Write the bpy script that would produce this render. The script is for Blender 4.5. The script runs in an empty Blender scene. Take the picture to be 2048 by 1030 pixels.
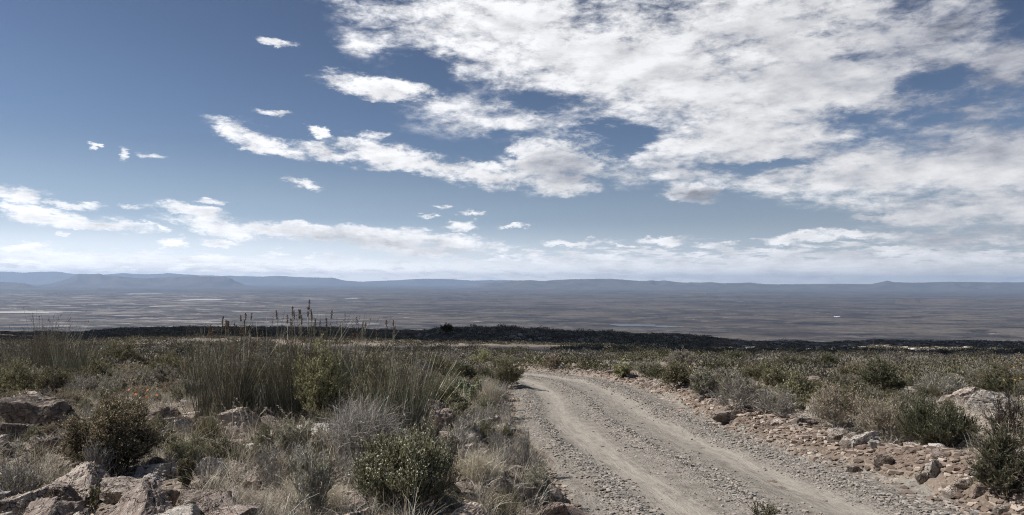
import bpy, bmesh, math, random
import numpy as np
from mathutils import Vector, Matrix
R = math.radians
sc = bpy.context.scene
COL = sc.collection
random.seed(7)
rng = np.random.default_rng(7)

# ------------------------------------------------------------------ camera
F = 1400.0                      # focal length in photograph pixels (2048 wide)
PITCH, ROLL = R(1.92), R(0.33)
cam_d = bpy.data.cameras.new('camera'); cam = bpy.data.objects.new('camera', cam_d); COL.objects.link(cam)
cam_d.sensor_width = 36; cam_d.lens = F/2048*36; cam_d.clip_start = 0.05; cam_d.clip_end = 400000
fwd = Vector((0, math.cos(PITCH), math.sin(PITCH)))
right = Vector((math.cos(ROLL), 0, math.sin(ROLL))); right = (right - fwd*right.dot(fwd)).normalized()
up = right.cross(fwd)
cam.matrix_world = Matrix((right, up, -fwd)).transposed().to_4x4()
sc.camera = cam
def ray(px, py):
    return (fwd + right*((px-1024)/F) + up*((515-py)/F)).normalized()

# ------------------------------------------------------------------ light
SUN_AZ, SUN_EL = R(-86), R(45)   # azimuth measured from +Y towards +X
sd = bpy.data.lights.new('sun', 'SUN'); sd.energy = 5.0; sd.angle = R(0.53); sd.color = (1, .95, .88)
sun = bpy.data.objects.new('sun', sd); COL.objects.link(sun)
sdir = Vector((math.sin(SUN_AZ)*math.cos(SUN_EL), math.cos(SUN_AZ)*math.cos(SUN_EL), math.sin(SUN_EL)))
sun.rotation_euler = sdir.to_track_quat('Z', 'Y').to_euler()
sc.view_settings.view_transform = 'Standard'; sc.view_settings.look = 'None'
sc.view_settings.exposure = 0.42; sc.view_settings.gamma = 1
sc.cycles.use_denoising = True; sc.cycles.filter_width = 1.05; sc.cycles.denoising_prefilter = 'NONE'
sc.cycles.max_bounces = 6; sc.cycles.diffuse_bounces = 3; sc.cycles.transparent_max_bounces = 8; sc.cycles.volume_bounces = 0

# ------------------------------------------------------------------ node helper
class NT:
    def __init__(s, tree): s.t = tree; s.n = tree.nodes; s.l = tree.links
    def new(s, typ, **kw):
        nd = s.n.new(typ)
        for k, v in kw.items(): setattr(nd, k, v)
        return nd
    def set(s, sock, v):
        if isinstance(v, bpy.types.NodeSocket): s.l.new(v, sock)
        elif v is not None: sock.default_value = v
    def math(s, op, a, b=None, c=None, clamp=False):
        nd = s.new('ShaderNodeMath', operation=op, use_clamp=clamp)
        for i, v in enumerate((a, b, c)):
            if v is not None: s.set(nd.inputs[i], v)
        return nd.outputs[0]
    def vec(s, op, a, b=None, out=0):
        nd = s.new('ShaderNodeVectorMath', operation=op); s.set(nd.inputs[0], a)
        if op == 'SCALE': s.set(nd.inputs[3], b)
        elif b is not None: s.set(nd.inputs[1], b)
        return nd.outputs[out]
    def mix(s, f, a, b, blend='MIX'):
        nd = s.new('ShaderNodeMix', data_type='RGBA', blend_type=blend)
        s.set(nd.inputs[0], f); s.set(nd.inputs[6], a); s.set(nd.inputs[7], b); return nd.outputs[2]
    def rng(s, v, a, b, c=0.0, d=1.0, smooth=True):
        nd = s.new('ShaderNodeMapRange', interpolation_type='SMOOTHSTEP' if smooth else 'LINEAR')
        for i, q in enumerate((v, a, b, c, d)): s.set(nd.inputs[i], q)
        return nd.outputs[0]
    def noise(s, vec, scale, detail=5, rough=.55, dist=0.0, lac=2.0, out=0):
        nd = s.new('ShaderNodeTexNoise'); s.set(nd.inputs['Vector'], vec)
        for k, v in (('Scale', scale), ('Detail', detail), ('Roughness', rough), ('Distortion', dist), ('Lacunarity', lac)): s.set(nd.inputs[k], v)
        return nd.outputs[out]
def rgb(r, g, b): return (r, g, b, 1)

# ------------------------------------------------------------------ sky with clouds (world directions)
w = bpy.data.worlds.new('World'); sc.world = w; w.use_nodes = True
t = NT(w.node_tree); t.n.clear()
tc = t.new('ShaderNodeTexCoord').outputs['Generated']
sky = t.new('ShaderNodeTexSky', sky_type='NISHITA', sun_disc=False, sun_elevation=SUN_EL, sun_rotation=SUN_AZ, altitude=1200, air_density=1.0, dust_density=.6, ozone_density=2.0)
skyc = t.vec('SCALE', sky.outputs[0], 0.088)
sep = t.new('ShaderNodeSeparateXYZ'); t.l.new(t.vec('NORMALIZE', tc), sep.inputs[0])
X, Y, Z = sep.outputs
el = t.math('ARCSINE', Z); az = t.math('ARCTAN2', X, Y)
hs = t.new('ShaderNodeHueSaturation'); hs.inputs['Saturation'].default_value = .76; t.l.new(skyc, hs.inputs['Color'])
skyc = t.mix(1.0, hs.outputs[0], rgb(.80, .87, .95), 'MULTIPLY')
gam = t.new('ShaderNodeGamma'); t.l.new(skyc, gam.inputs[0]); gam.inputs[1].default_value = 1.25
bw = t.new('ShaderNodeRGBToBW'); t.l.new(gam.outputs[0], bw.inputs[0])
tinted = t.mix(1.0, bw.outputs[0], rgb(.90, .99, 1.12), 'MULTIPLY')
zen = t.math('MULTIPLY', t.rng(el, .08, .45), t.rng(az, -.5, .8, .55, 1.0))
dark = t.mix(1.0, gam.outputs[0], t.mix(zen, rgb(1,1,1), rgb(.62,.64,.70)), 'MULTIPLY')
skyc = t.mix(t.rng(el, 0.0, .22, .85, .0), dark, tinted)
glow = t.math('MULTIPLY', t.rng(el, 0.19, 0.0), t.rng(az, .8, -.6))
skyc = t.mix(t.math('MULTIPLY', glow, .62), skyc, rgb(.50, .70, .95))
skyc = t.mix(t.math('MULTIPLY', t.rng(el, .09, 0.0), t.rng(az, .7, -.6, .10, .85)), skyc, rgb(1.38, 1.40, 1.38))
skyc = t.mix(t.math('MULTIPLY', t.rng(el, .035, 0.0), t.rng(az, .7, -.6, .34, .85)), skyc, rgb(2.3, 2.2, 2.05))
ae = t.new('ShaderNodeCombineXYZ'); t.set(ae.inputs[0], az); t.set(ae.inputs[1], el); ae = ae.outputs[0]
# cloud-sheet coordinates: where the direction meets a high flat layer
den = t.math('ADD', t.math('MAXIMUM', Z, 0.0), 0.07)
pl = t.new('ShaderNodeCombineXYZ'); t.set(pl.inputs[0], t.math('DIVIDE', X, den)); t.set(pl.inputs[1], t.math('DIVIDE', Y, den)); pl = pl.outputs[0]
# aspect-stretched direction coordinates for small low clouds
st = t.vec('MULTIPLY', ae, (1.0, 2.6, 1.0))
warp = t.vec('SUBTRACT', t.noise(st, 9, 6, .62, out=1), (.5, .5, .5))
wa = t.vec('ADD', ae, t.vec('MULTIPLY', warp, (.10, .042, 0)))
warp2 = t.vec('SUBTRACT', t.noise(st, 26, 6, .65, out=1), (.5, .5, .5))
wa = t.vec('ADD', wa, t.vec('MULTIPLY', warp2, (.040, .020, 0)))
warp3 = t.vec('SUBTRACT', t.noise(st, 75, 5, .65, out=1), (.5, .5, .5))
wa = t.vec('ADD', wa, t.vec('MULTIPLY', warp3, (.018, .010, 0)))
def blob(field, px, py, rx, ry, ang, wgt, op='MAXIMUM'):
    d = ray(px, py); a0 = math.atan2(d.x, d.y); e0 = math.asin(d.z)
    k = d.y/ F; c = math.cos(a0)
    m = t.new('ShaderNodeMapping', vector_type='TEXTURE')
    t.l.new(wa, m.inputs[0])
    m.inputs['Location'].default_value = (a0, e0, 0)
    m.inputs['Rotation'].default_value = (0, 0, R(-ang))
    m.inputs['Scale'].default_value = (rx/F*c*c*1.25, ry/F*c*1.3, 1)
    g = t.new('ShaderNodeTexGradient', gradient_type='SPHERICAL'); t.l.new(m.outputs[0], g.inputs[0])
    v = t.math('MULTIPLY', g.outputs[1], wgt)
    if field is None: return v
    if op == 'MAXIMUM':
        nd = t.new('ShaderNodeMath', operation='SMOOTH_MAX'); t.set(nd.inputs[0], field); t.set(nd.inputs[1], v); nd.inputs[2].default_value = .12
        return nd.outputs[0]
    return t.math('SUBTRACT', field, v)
# big broken deck (centre x, y, radii in photograph pixels, tilt, weight)
DECK = [(1000,45,330,120,0,1.1),(1290,130,420,150,10,1.35),(1500,70,420,150,0,1.2),(1480,265,300,115,12,1.15),(1760,345,420,85,6,1.15),
 (1960,330,300,110,0,1.2),(1860,70,330,120,0,.92),(2030,110,190,100,0,.92),(1600,170,330,110,15,1.1),(760,30,150,60,0,.62),(735,90,90,40,0,.62),(1000,250,230,45,0,.62),(960,205,200,35,-6,.7),
 (1950,240,260,70,-10,.8),(2100,420,420,60,0,1.1),(1330,330,190,50,8,.9),(2300,100,500,300,0,1.0),(1200,-200,900,200,0,1.2)]
f = None
for b in DECK: f = blob(f, *b)
for b in [(1890,158,120,28,6,.42),(1690,225,90,30,30,.45),(1235,62,80,30,25,.55),(850,130,75,34,10,.6),(1230,282,90,34,-5,.85),(1560,330,190,13,3,.7),
          (1090,205,140,22,4,.5),(1010,310,120,16,5,.4),(2050,25,110,70,0,.45),(1480,92,90,22,0,.35),(1850,20,120,40,0,.35),(1660,60,60,50,0,.3)]: f = blob(f, *b, op='SUB')
deck = f
SMALL = [(765,178,120,23,6,1.4),(880,200,70,18,12,.8),(520,285,110,22,14,1.3),(640,303,90,20,12,1.1),(790,312,150,26,9,1.3),(950,345,160,24,8,1.2),(1110,325,120,60,0,1.35),(1130,365,90,24,0,1.2),
 (1385,384,62,26,2,1.3),(600,365,40,11,10,1),(565,84,50,8,2,.8),(555,232,50,11,0,.8),(636,266,24,10,15,.9),(735,267,42,14,0,.7),(192,285,16,6,0,.8),(256,300,16,15,0,.9),(318,301,34,9,5,.8),
 (30,390,80,20,4,1.3),(130,403,70,10,4,1.1),(120,430,130,18,5,1.3),(190,450,140,12,3,1.3),(275,412,55,7,3,.9),(385,422,85,14,8,1.2),(410,399,34,9,0,.8),(440,452,130,20,4,1.3),(600,463,190,20,5,1.4),
 (760,477,190,22,4,1.4),(890,486,140,20,4,1.3),(870,507,100,9,2,1.1),(440,482,55,8,2,1.1),(345,482,28,10,5,1),(110,467,18,6,0,1),(70,495,80,14,0,1.1),(190,512,28,6,0,.9),(375,515,65,6,0,.9),
 (317,459,18,6,0,.9),(632,511,55,4,0,.8),(895,411,20,7,15,.8),(860,427,28,5,0,.9),(928,430,36,5,8,.8),(918,452,34,10,-8,1),(1028,452,40,5,0,.9),(1140,486,66,9,0,1.2),(1070,514,40,11,0,.9),(1000,513,24,8,0,1),
 (1150,519,40,5,0,1),(1335,481,72,11,0,1.2),(1430,492,44,7,0,1.1),(1250,495,90,4,2,.8),(1600,480,80,13,-4,1.2),(1730,468,120,12,2,1.1),(1900,482,190,15,2,1.0),(2010,468,120,14,-6,1.0),(1790,506,120,8,2,1.1),(1960,514,150,9,2,1.0),
 (1760,425,70,12,-8,1.1),(1880,425,160,22,2,1.1)]
f = None
for b in SMALL: f = blob(f, *b)
small = f
band = blob(None, 1600, 532, 1200, 52, 0, 1.15)
band2 = blob(None, 300, 526, 900, 34, 0, .95)
nz_deck = t.noise(pl, 1.15, 11, .60, .25)
pl2 = t.vec('MULTIPLY', pl, (1.0, 1.0, 1))
nz_fine = t.noise(st, 16, 9, .62, .15)
sdx, sdy = math.sin(SUN_AZ), math.cos(SUN_AZ)
nz_off = t.noise(t.vec('ADD', pl, (sdx*.16, sdy*.16, 0)), 1.15, 6, .55, .25)
nz_foff = t.noise(t.vec('ADD', st, (-.012, .055, 0)), 16, 5, .58, .15)
mixn = t.math('ADD', t.math('MULTIPLY', nz_deck, .55), t.math('MULTIPLY', nz_fine, .45))
# clouds elsewhere in the dome, outside the photograph
back = t.rng(t.math('ABSOLUTE', az), 0.85, 1.2, 0.0, .22)
deck = t.math('MAXIMUM', deck, t.math('MULTIPLY', back, t.rng(el, 0.02, .2)))
fib = t.noise(t.vec('MULTIPLY', ae, (1.0, 2.2, 1.0)), 42, 7, .65, .4)
fine3 = t.noise(t.vec('MULTIPLY', ae, (1.0, 1.7, 1.0)), 110, 5, .6, .3)
def addn(base, *terms):
    for nz_, k_ in terms: base = t.math('ADD', base, t.math('MULTIPLY', t.math('SUBTRACT', nz_, .5), k_))
    return base
dd = addn(t.math('MULTIPLY', deck, .96), (mixn, 3.3), (fib, 1.0), (fine3, .3))
a_deck = t.math('MULTIPLY', t.rng(dd, .06, .92), t.rng(deck, .12, .42))
ds = addn(t.math('MULTIPLY', small, 1.02), (nz_fine, 2.0), (fib, 1.5), (fine3, .7))
a_small = t.math('MULTIPLY', t.rng(ds, .03, .98), t.rng(small, .10, .46))
veil = t.math('MULTIPLY', t.math('MULTIPLY', t.rng(small, .08, .8), t.rng(fib, .38, .66)), .5)
a_small = t.math('MAXIMUM', a_small, veil)
low = t.math('MAXIMUM', band, band2)
st2 = t.vec('MULTIPLY', ae, (1.0, 5.0, 1.0))
nlow = t.noise(st2, 26, 8, .65, .1)
a_low = t.math('MULTIPLY', t.rng(t.math('ADD', low, t.math('MULTIPLY', t.math('SUBTRACT', nlow, .5), 3.0)), .34, .92, 0, .85), t.rng(low, 0, .2))
alpha = t.math('MAXIMUM', t.math('MAXIMUM', a_deck, a_small), a_low)
# relief: compare density with that a little nearer the sun
rel = t.math('ADD', t.math('MULTIPLY', t.math('SUBTRACT', nz_deck, nz_off), .9), t.math('MULTIPLY', t.math('SUBTRACT', nz_fine, nz_foff), 2.2))
thick = t.rng(t.math('MAXIMUM', ds, t.math('SUBTRACT', dd, .25)), .5, 1.35)
lum = t.math('ADD', t.math('ADD', .85, t.math('MULTIPLY', t.math('SUBTRACT', fib, .5), .22)), t.math('MULTIPLY', rel, .34))
grey_n = t.rng(t.noise(st, 3.1, 4, .5), .42, .62)
lum = t.math('SUBTRACT', lum, t.math('MULTIPLY', t.math('MULTIPLY', thick, grey_n), .20))
# undersides of the thick clumps in shade
for (px, py, rx, ry, wg) in [(1150,350,110,30,.30),(1500,330,260,40,.12),(840,505,120,12,.10),(620,482,160,12,.12),(180,462,140,10,.15),(1400,392,52,16,.42),(1880,420,260,30,.22),(880,505,90,10,.12),(760,490,170,9,.16),(1980,250,240,90,.22),(1750,120,420,190,.13),(2000,60,300,200,.20),(1960,480,260,30,.25)]:
    lum = t.math('SUBTRACT', lum, t.math('MULTIPLY', t.math('MINIMUM', t.math('MULTIPLY', blob(None, px, py, rx, ry, 0, 1.0), 1.6), 1.0), wg))
lum = t.math('MULTIPLY', t.math('MINIMUM', t.math('MAXIMUM', lum, .22), .95), t.math('MULTIPLY', t.rng(az, -.7, .75, 1.25, .84, smooth=False), t.rng(el, .13, .01, 1.0, 1.25)))
cc = t.mix(t.rng(lum, .3, .8), rgb(.92, .95, 1.08), rgb(1.0, 1.0, 1.02))
cloudc = t.vec('MULTIPLY', cc, lum) if False else t.mix(1.0, cc, lum, 'MULTIPLY')
final = t.mix(t.math('MULTIPLY', alpha, .97), skyc, cloudc)
bg = t.new('ShaderNodeBackground'); t.l.new(final, bg.inputs[0]); bg.inputs[1].default_value = .77
wo = t.new('ShaderNodeOutputWorld'); t.l.new(bg.outputs[0], wo.inputs[0])
w.cycles.sampling_method = 'MANUAL'; w.cycles.sample_map_resolution = 512

# ------------------------------------------------------------------ numpy noise
def _h(ix, iy, iz, seed):
    h = (ix.astype(np.int64)*374761393 + iy.astype(np.int64)*668265263 + iz.astype(np.int64)*2147483647 + seed*974634777) & 0xffffffff
    h = ((h ^ (h >> 13))*1274126177) & 0xffffffff
    h = ((h ^ (h >> 16))*2246822519) & 0xffffffff
    return ((h ^ (h >> 15)) & 0xffff)/65535.0
def vn2(x, y, seed=0):
    x = np.asarray(x, float); y = np.asarray(y, float)
    ix = np.floor(x); iy = np.floor(y); fx = x-ix; fy = y-iy
    fx = fx*fx*(3-2*fx); fy = fy*fy*(3-2*fy); z = np.zeros_like(ix)
    a = _h(ix, iy, z, seed); b = _h(ix+1, iy, z, seed); c = _h(ix, iy+1, z, seed); d = _h(ix+1, iy+1, z, seed)
    return (a*(1-fx)+b*fx)*(1-fy) + (c*(1-fx)+d*fx)*fy - .5
def fbm2(x, y, oct=4, seed=0, gain=.5):
    s = 0; a = 1.0
    for o in range(oct):
        s = s + a*vn2(x*2**o+o*17.3, y*2**o-o*9.1, seed+o); a *= gain
    return s
def vn3(p, seed=0):
    i = np.floor(p); f = p-i; f = f*f*(3-2*f); ix, iy, iz = i[:, 0], i[:, 1], i[:, 2]; r = 0
    for dx in (0, 1):
        for dy in (0, 1):
            for dz in (0, 1):
                r = r + _h(ix+dx, iy+dy, iz+dz, seed)*np.where(dx, f[:, 0], 1-f[:, 0])*np.where(dy, f[:, 1], 1-f[:, 1])*np.where(dz, f[:, 2], 1-f[:, 2])
    return r-.5
def fbm3(p, oct=4, seed=0, gain=.5):
    s = 0; a = 1.0
    for o in range(oct): s = s+a*vn3(p*2**o+o*11.7, seed+o); a *= gain
    return s
def ss(x, a=0.0, b=1.0):
    t_ = np.clip((np.asarray(x, float)-a)/(b-a), 0, 1); return t_*t_*(3-2*t_)

# ------------------------------------------------------------------ road centre line
CTRL = [(2.6,-14),(2.9,-6),(3.1,2),(2.95,7),(2.45,11.5),(2.15,16),(2.15,20),(2.0,23.5),(1.3,27),(-.8,30),(-4.5,31.8),(-11,33.5),(-20,38),(-27,46),(-26,56),(-18,62),(-9,67),(0,74),(10,81),(24,87),(44,90),(70,100),(90,140)]
def spline(pts, n=24):
    P = [np.array(p, float) for p in pts]; P = [2*P[0]-P[1]]+P+[2*P[-1]-P[-2]]; out = []
    for i in range(1, len(P)-2):
        for k in range(n):
            u = k/n
            out.append(.5*((2*P[i])+(P[i+1]-P[i-1])*u+(2*P[i-1]-5*P[i]+4*P[i+1]-P[i+2])*u*u+(3*P[i]-P[i-1]-3*P[i+1]+P[i+2])*u**3))
    out.append(P[-2]); return np.array(out)
CL = spline(CTRL)
seg = np.r_[0, np.cumsum(np.linalg.norm(np.diff(CL, axis=0), axis=1))]
nL = int(seg[-1]/.2); sv = np.linspace(0, seg[-1], nL)
CL = np.stack([np.interp(sv, seg, CL[:, 0]), np.interp(sv, seg, CL[:, 1])], 1)
TG = np.gradient(CL, axis=0); TG /= np.linalg.norm(TG, axis=1)[:, None]
NR = np.stack([TG[:, 1], -TG[:, 0]], 1)          # to the right of travel
def HW(y): return np.interp(y, [7, 11, 25, 31], [2.25, 1.95, 2.1, 2.0])
GX0, GX1, GY0, GY1, GS = -45., 105., -16., 150., .25
gx = np.arange(GX0, GX1, GS); gy = np.arange(GY0, GY1, GS)
SD = np.full((len(gx), len(gy)), 99., np.float32)
sub = CL[::2]; subN = NR[::2]
for i, xx in enumerate(gx):
    dx = xx-sub[:, 0][:, None]; dy = gy[None, :]-sub[:, 1][:, None]
    d2 = dx*dx+dy*dy; k = d2.argmin(0); ar = np.arange(len(gy))
    sgn = np.sign(dx[k, 0]*subN[k, 0]+dy[k, ar]*subN[k, 1])
    SD[i] = np.sqrt(np.minimum(d2[k, ar], 9800))*np.where(sgn == 0, 1, sgn)
def sdist(x, y):
    u = (np.clip(x, GX0, GX1-1)-GX0)/GS; v = (np.clip(y, GY0, GY1-1)-GY0)/GS
    i = u.astype(int); j = v.astype(int); fu = u-i; fv = v-j
    r = (SD[i, j]*(1-fu)+SD[i+1, j]*fu)*(1-fv)+(SD[i, j+1]*(1-fu)+SD[i+1, j+1]*fu)*fv
    out = (x < GX0) | (x > GX1-1) | (y > GY1-1) | (y < GY0)
    return np.where(out, 99., r)

# ------------------------------------------------------------------ terrain height
SKP = np.array([(-900,664),(0,662),(150,666),(250,658),(400,653),(700,657),(760,661),(1000,663),(1200,667),(1400,676),(1500,682),(1643,686),(1701,682),(1751,680),(1895,684),(2048,686),(2900,688)], float)
PLAIN = -520.
def T(x, y, road=True, raw=False):
    x = np.asarray(x, float); y = np.asarray(y, float)
    r = np.hypot(x, y)
    yy = np.maximum(y, .3*r)                     # depth used for the downhill profile
    px = 1024+F*np.clip(x/np.maximum(yy, .5), -3, 3)
    psk = np.interp(px, SKP[:, 0], SKP[:, 1]) - (px-1024)*.0058
    Yb = np.interp(px, [0, 300, 700, 900, 1350, 1650, 2048], [330, 330, 300, 190, 190, 260, 240])
    s = (psk-562)/F - 2.0/Yb
    z = -(2.0+.065*y) + (.065-s)*y*ss(y, 28, 120)
    # shallow dip in front of the brow
    z -= 1.2*np.exp(-((yy-Yb*.62)/(Yb*.16))**2)
    # escarpment beyond the brow
    q = np.maximum(yy-Yb, 0)
    z -= .28*q*ss(q, 0, 90)+.004*q
    z += fbm2(x/40, y/40, 4, 3)*1.4*ss(yy, 60, 160)*(1-ss(yy, 2500, 3500))
    z += (np.abs(fbm2(x/9, y/9, 3, 33)))*1.1*ss(yy, 90, 170)*(1-ss(yy, 600, 900))
    z = np.maximum(z, PLAIN + fbm2(x/3000, y/3000, 3, 8)*16*ss(r, 5000, 12000))
    near = 1-ss(r, 150, 400)
    sdv = sdist(x, y); hw = HW(y)
    first = 1-ss(y, 30, 44)
    L = -sdv-hw; Rr = sdv-hw; off = np.maximum(L, Rr)
    z += first*.50*ss(L, .05, 1.4) + first*(.13*ss(Rr, .0, .35)+(.22+.14*vn2(x/.7, y/.7, 19)+.08*vn2(x/.22, y/.22, 20))*np.exp(-((Rr-.75)/.45)**2)*(1-ss(y, 19, 24)) +.12*ss(Rr, 1.2, 4))
    rough = ss(off, -.05, .5)
    z += near*rough*(fbm2(x/3.1, y/3.1, 3, 5)*.26+fbm2(x/.55, y/.55, 3, 9)*.075+fbm2(x/.12, y/.12, 2, 12)*.022)
    if raw: return z
    if road: z = z-.05*(1-ss(off, -.35, -.05))*(np.abs(sdv) < 20)
    return z
def T1(x, y): return float(T(np.array([x]), np.array([y]), road=False)[0])
def hit(px, py):
    d = ray(px, py); lo, hi = 2.0, 90000.0
    for n_ in (500, 40, 40):
        tt = np.geomspace(lo, hi, n_); u = d.z*tt < T(d.x*tt, d.y*tt, road=False)
        k = int(np.argmax(u)) if u.any() else n_-1
        lo, hi = tt[max(k-1, 0)], tt[k]
    return d.x*hi, d.y*hi, hi

# ------------------------------------------------------------------ mesh helpers
def mesh(name, V, Fc, attrs=None, smooth=False):
    V = np.ascontiguousarray(V, np.float32).reshape(-1, 3); Fc = np.ascontiguousarray(Fc, np.int32)
    me = bpy.data.meshes.new(name); k = Fc.shape[1]; n = len(Fc)
    me.vertices.add(len(V)); me.vertices.foreach_set('co', V.ravel())
    me.loops.add(n*k); me.loops.foreach_set('vertex_index', Fc.ravel())
    me.polygons.add(n); me.polygons.foreach_set('loop_start', np.arange(0, n*k, k, dtype=np.int32))
    me.polygons.foreach_set('use_smooth', np.full(n, smooth))
    for an, av in (attrs or {}).items():
        a = me.attributes.new(an, 'FLOAT', 'POINT'); a.data.foreach_set('value', np.ascontiguousarray(av, np.float32).ravel())
    me.update(calc_edges=True); return me
def link(name, me, mat=None, parent=None):
    o = bpy.data.objects.new(name, me); COL.objects.link(o)
    if mat and not me.materials: me.materials.append(mat)
    if parent: o.parent = parent
    return o
def tag(o, label=None, cat=None, group=None, kind=None):
    if label: o['label'] = label
    if cat: o['category'] = cat
    if group: o['group'] = group
    if kind: o['kind'] = kind
    return o
def cat(parts):
    V = []; Fs = []; A = []; n = 0
    for v, f_, a in parts:
        V.append(v.reshape(-1, 3)); Fs.append(f_+n); A.append(a); n += len(V[-1])
    return np.concatenate(V), np.concatenate(Fs), np.concatenate(A)
def tubes(P, rad, k=3, tint=None):
    """P (n,m,3) paths, rad (n,m)"""
    n, m, _ = P.shape
    D = np.gradient(P, axis=1); D /= np.linalg.norm(D, axis=2, keepdims=True)+1e-9
    ref = np.where(np.abs(D[..., 2:3]) > .9, np.array([1., 0, 0]), np.array([0, 0, 1.]))
    U = np.cross(D, ref); U /= np.linalg.norm(U, axis=2, keepdims=True)+1e-9; W = np.cross(D, U)
    ang = np.arange(k)*2*math.pi/k
    V = P[:, :, None]+rad[:, :, None, None]*(U[:, :, None]*np.cos(ang)[None, None, :, None]+W[:, :, None]*np.sin(ang)[None, None, :, None])
    idx = np.arange(n*m*k).reshape(n, m, k)
    a = idx[:, :-1]; b = idx[:, 1:]
    Fc = np.stack([a, np.roll(a, -1, 2), np.roll(b, -1, 2), b], -1).reshape(-1, 4)
    ti = np.repeat(rng.random(n) if tint is None else tint, m*k)
    return V.reshape(-1, 3), Fc, ti
def ribbons(P, wid, tint=None):
    n, m, _ = P.shape
    D = np.gradient(P, axis=1)
    r = rng.normal(size=(n, 1, 3)); S = np.cross(D, r); S /= np.linalg.norm(S, axis=2, keepdims=True)+1e-9
    V = np.stack([P-S*wid[..., None]/2, P+S*wid[..., None]/2], 2)
    idx = np.arange(n*m*2).reshape(n, m, 2); a = idx[:, :-1]; b = idx[:, 1:]
    Fc = np.stack([a[..., 0], a[..., 1], b[..., 1], b[..., 0]], -1).reshape(-1, 4)
    return V.reshape(-1, 3), Fc, np.repeat(rng.random(n) if tint is None else tint, m*2)
def leaves(C, D, ln, wd, tint=None):
    n = len(C); D = D/(np.linalg.norm(D, axis=1, keepdims=True)+1e-9)
    S = np.cross(D, rng.normal(size=(n, 3))); S /= np.linalg.norm(S, axis=1, keepdims=True)+1e-9
    ln = np.broadcast_to(ln, (n,))[:, None]; wd = np.broadcast_to(wd, (n,))[:, None]
    mid = C+D*ln*.55
    V = np.stack([C, mid+S*wd/2, C+D*ln, mid-S*wd/2], 1)
    return V.reshape(-1, 3), np.arange(n*4).reshape(n, 4), np.repeat(rng.random(n) if tint is None else tint, 4)
def curve(A, B, m, bend):
    """quadratic paths A->B with control offset bend"""
    u = np.linspace(0, 1, m)[None, :, None]
    Cc = (A+B)/2+bend
    return A[:, None]*(1-u)**2+Cc[:, None]*2*u*(1-u)+B[:, None]*u*u
def sph(n, tmax):
    ph = rng.random(n)*2*math.pi; th = np.arccos(1-rng.random(n)*(1-math.cos(tmax)))
    return np.stack([np.sin(th)*np.cos(ph), np.sin(th)*np.sin(ph), np.cos(th)], 1)

# ------------------------------------------------------------------ materials
def mat_base(name):
    m = bpy.data.materials.new(name); m.use_nodes = True; n = NT(m.node_tree); n.n.clear()
    out = n.new('ShaderNodeOutputMaterial'); b = n.new('ShaderNodeBsdfPrincipled')
    b.inputs['Roughness'].default_value = .85; b.inputs['Specular IOR Level'].default_value = .25
    n.l.new(b.outputs[0], out.inputs[0]); return m, n, b, out
def leaf_mat(name, c1, c2, c3, trans=.3, spec=.3, rough=.6):
    trans = trans*.95; c1, c2, c3 = [tuple(min(v*1.42, .8) for v in c) for c in (c1, c2, c3)]
    m, n, b, out = mat_base(name)
    at = n.new('ShaderNodeAttribute', attribute_name='tint').outputs['Fac']
    oi = n.new('ShaderNodeObjectInfo').outputs['Random']
    col = n.mix(n.rng(at, .15, .75), rgb(*c1), rgb(*c2)); col = n.mix(n.rng(at, .82, .95), col, rgb(*c3))
    h = n.new('ShaderNodeHueSaturation'); n.l.new(col, h.inputs['Color'])
    n.set(h.inputs['Value'], n.rng(oi, 0, 1, .8, 1.2, False)); n.set(h.inputs['Hue'], n.rng(oi, 0, 1, .485, .51, False)); col = h.outputs[0]
    n.l.new(col, b.inputs['Base Color']); b.inputs['Roughness'].default_value = rough; b.inputs['Specular IOR Level'].default_value = spec
    tr = n.new('ShaderNodeBsdfTranslucent'); n.l.new(col, tr.inputs[0])
    mx = n.new('ShaderNodeMixShader'); mx.inputs[0].default_value = trans
    n.l.new(b.outputs[0], mx.inputs[1]); n.l.new(tr.outputs[0], mx.inputs[2]); n.l.new(mx.outputs[0], out.inputs[0])
    return m
M = {}
M['olive'] = leaf_mat('olive_leaf', (.10,.095,.055), (.185,.17,.105), (.33,.30,.19))
M['pale'] = leaf_mat('pale_green_leaf', (.15,.15,.08), (.27,.26,.15), (.40,.38,.24))
M['dark'] = leaf_mat('dark_green_leaf', (.052,.054,.033), (.10,.10,.058), (.19,.18,.11))
M['green'] = leaf_mat('green_leaf', (.105,.105,.062), (.20,.195,.12), (.36,.34,.22))
M['sage'] = leaf_mat('grey_green_leaf', (.13,.125,.092), (.23,.22,.165), (.40,.38,.30))
M['tan'] = leaf_mat('tan_green_leaf', (.15,.125,.085), (.27,.23,.16), (.40,.345,.245))
M['bud'] = leaf_mat('tan_bud', (.26,.19,.13), (.36,.28,.20), (.46,.38,.28), .1)
M['whitebud'] = leaf_mat('pale_bud', (.42,.42,.30), (.55,.54,.41), (.66,.65,.52), .1)
M['reed'] = leaf_mat('reed_stem', (.08,.078,.056), (.18,.172,.12), (.46,.43,.33), .12)
M['seed'] = leaf_mat('brown_seed', (.05,.03,.018), (.10,.06,.035), (.16,.10,.06), .1)
M['straw'] = leaf_mat('straw_blade', (.25,.22,.17), (.40,.355,.28), (.64,.58,.47), .35)
M['grassgreen'] = leaf_mat('green_blade', (.08,.08,.045), (.15,.145,.08), (.34,.29,.20), .35)
M['grey'] = leaf_mat('grey_twig', (.15,.135,.12), (.30,.28,.25), (.60,.56,.50), .1, .2, .9)
M['bark'] = leaf_mat('dark_bark', (.04,.033,.027), (.08,.066,.054), (.13,.11,.09), 0, .1, .95)
M['orange'] = leaf_mat('orange_petal', (.75,.25,.10), (.82,.30,.13), (.85,.38,.2), .3)
M['yellow'] = leaf_mat('yellow_petal', (.42,.29,.07), (.5,.35,.09), (.55,.4,.14), .3)
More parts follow.
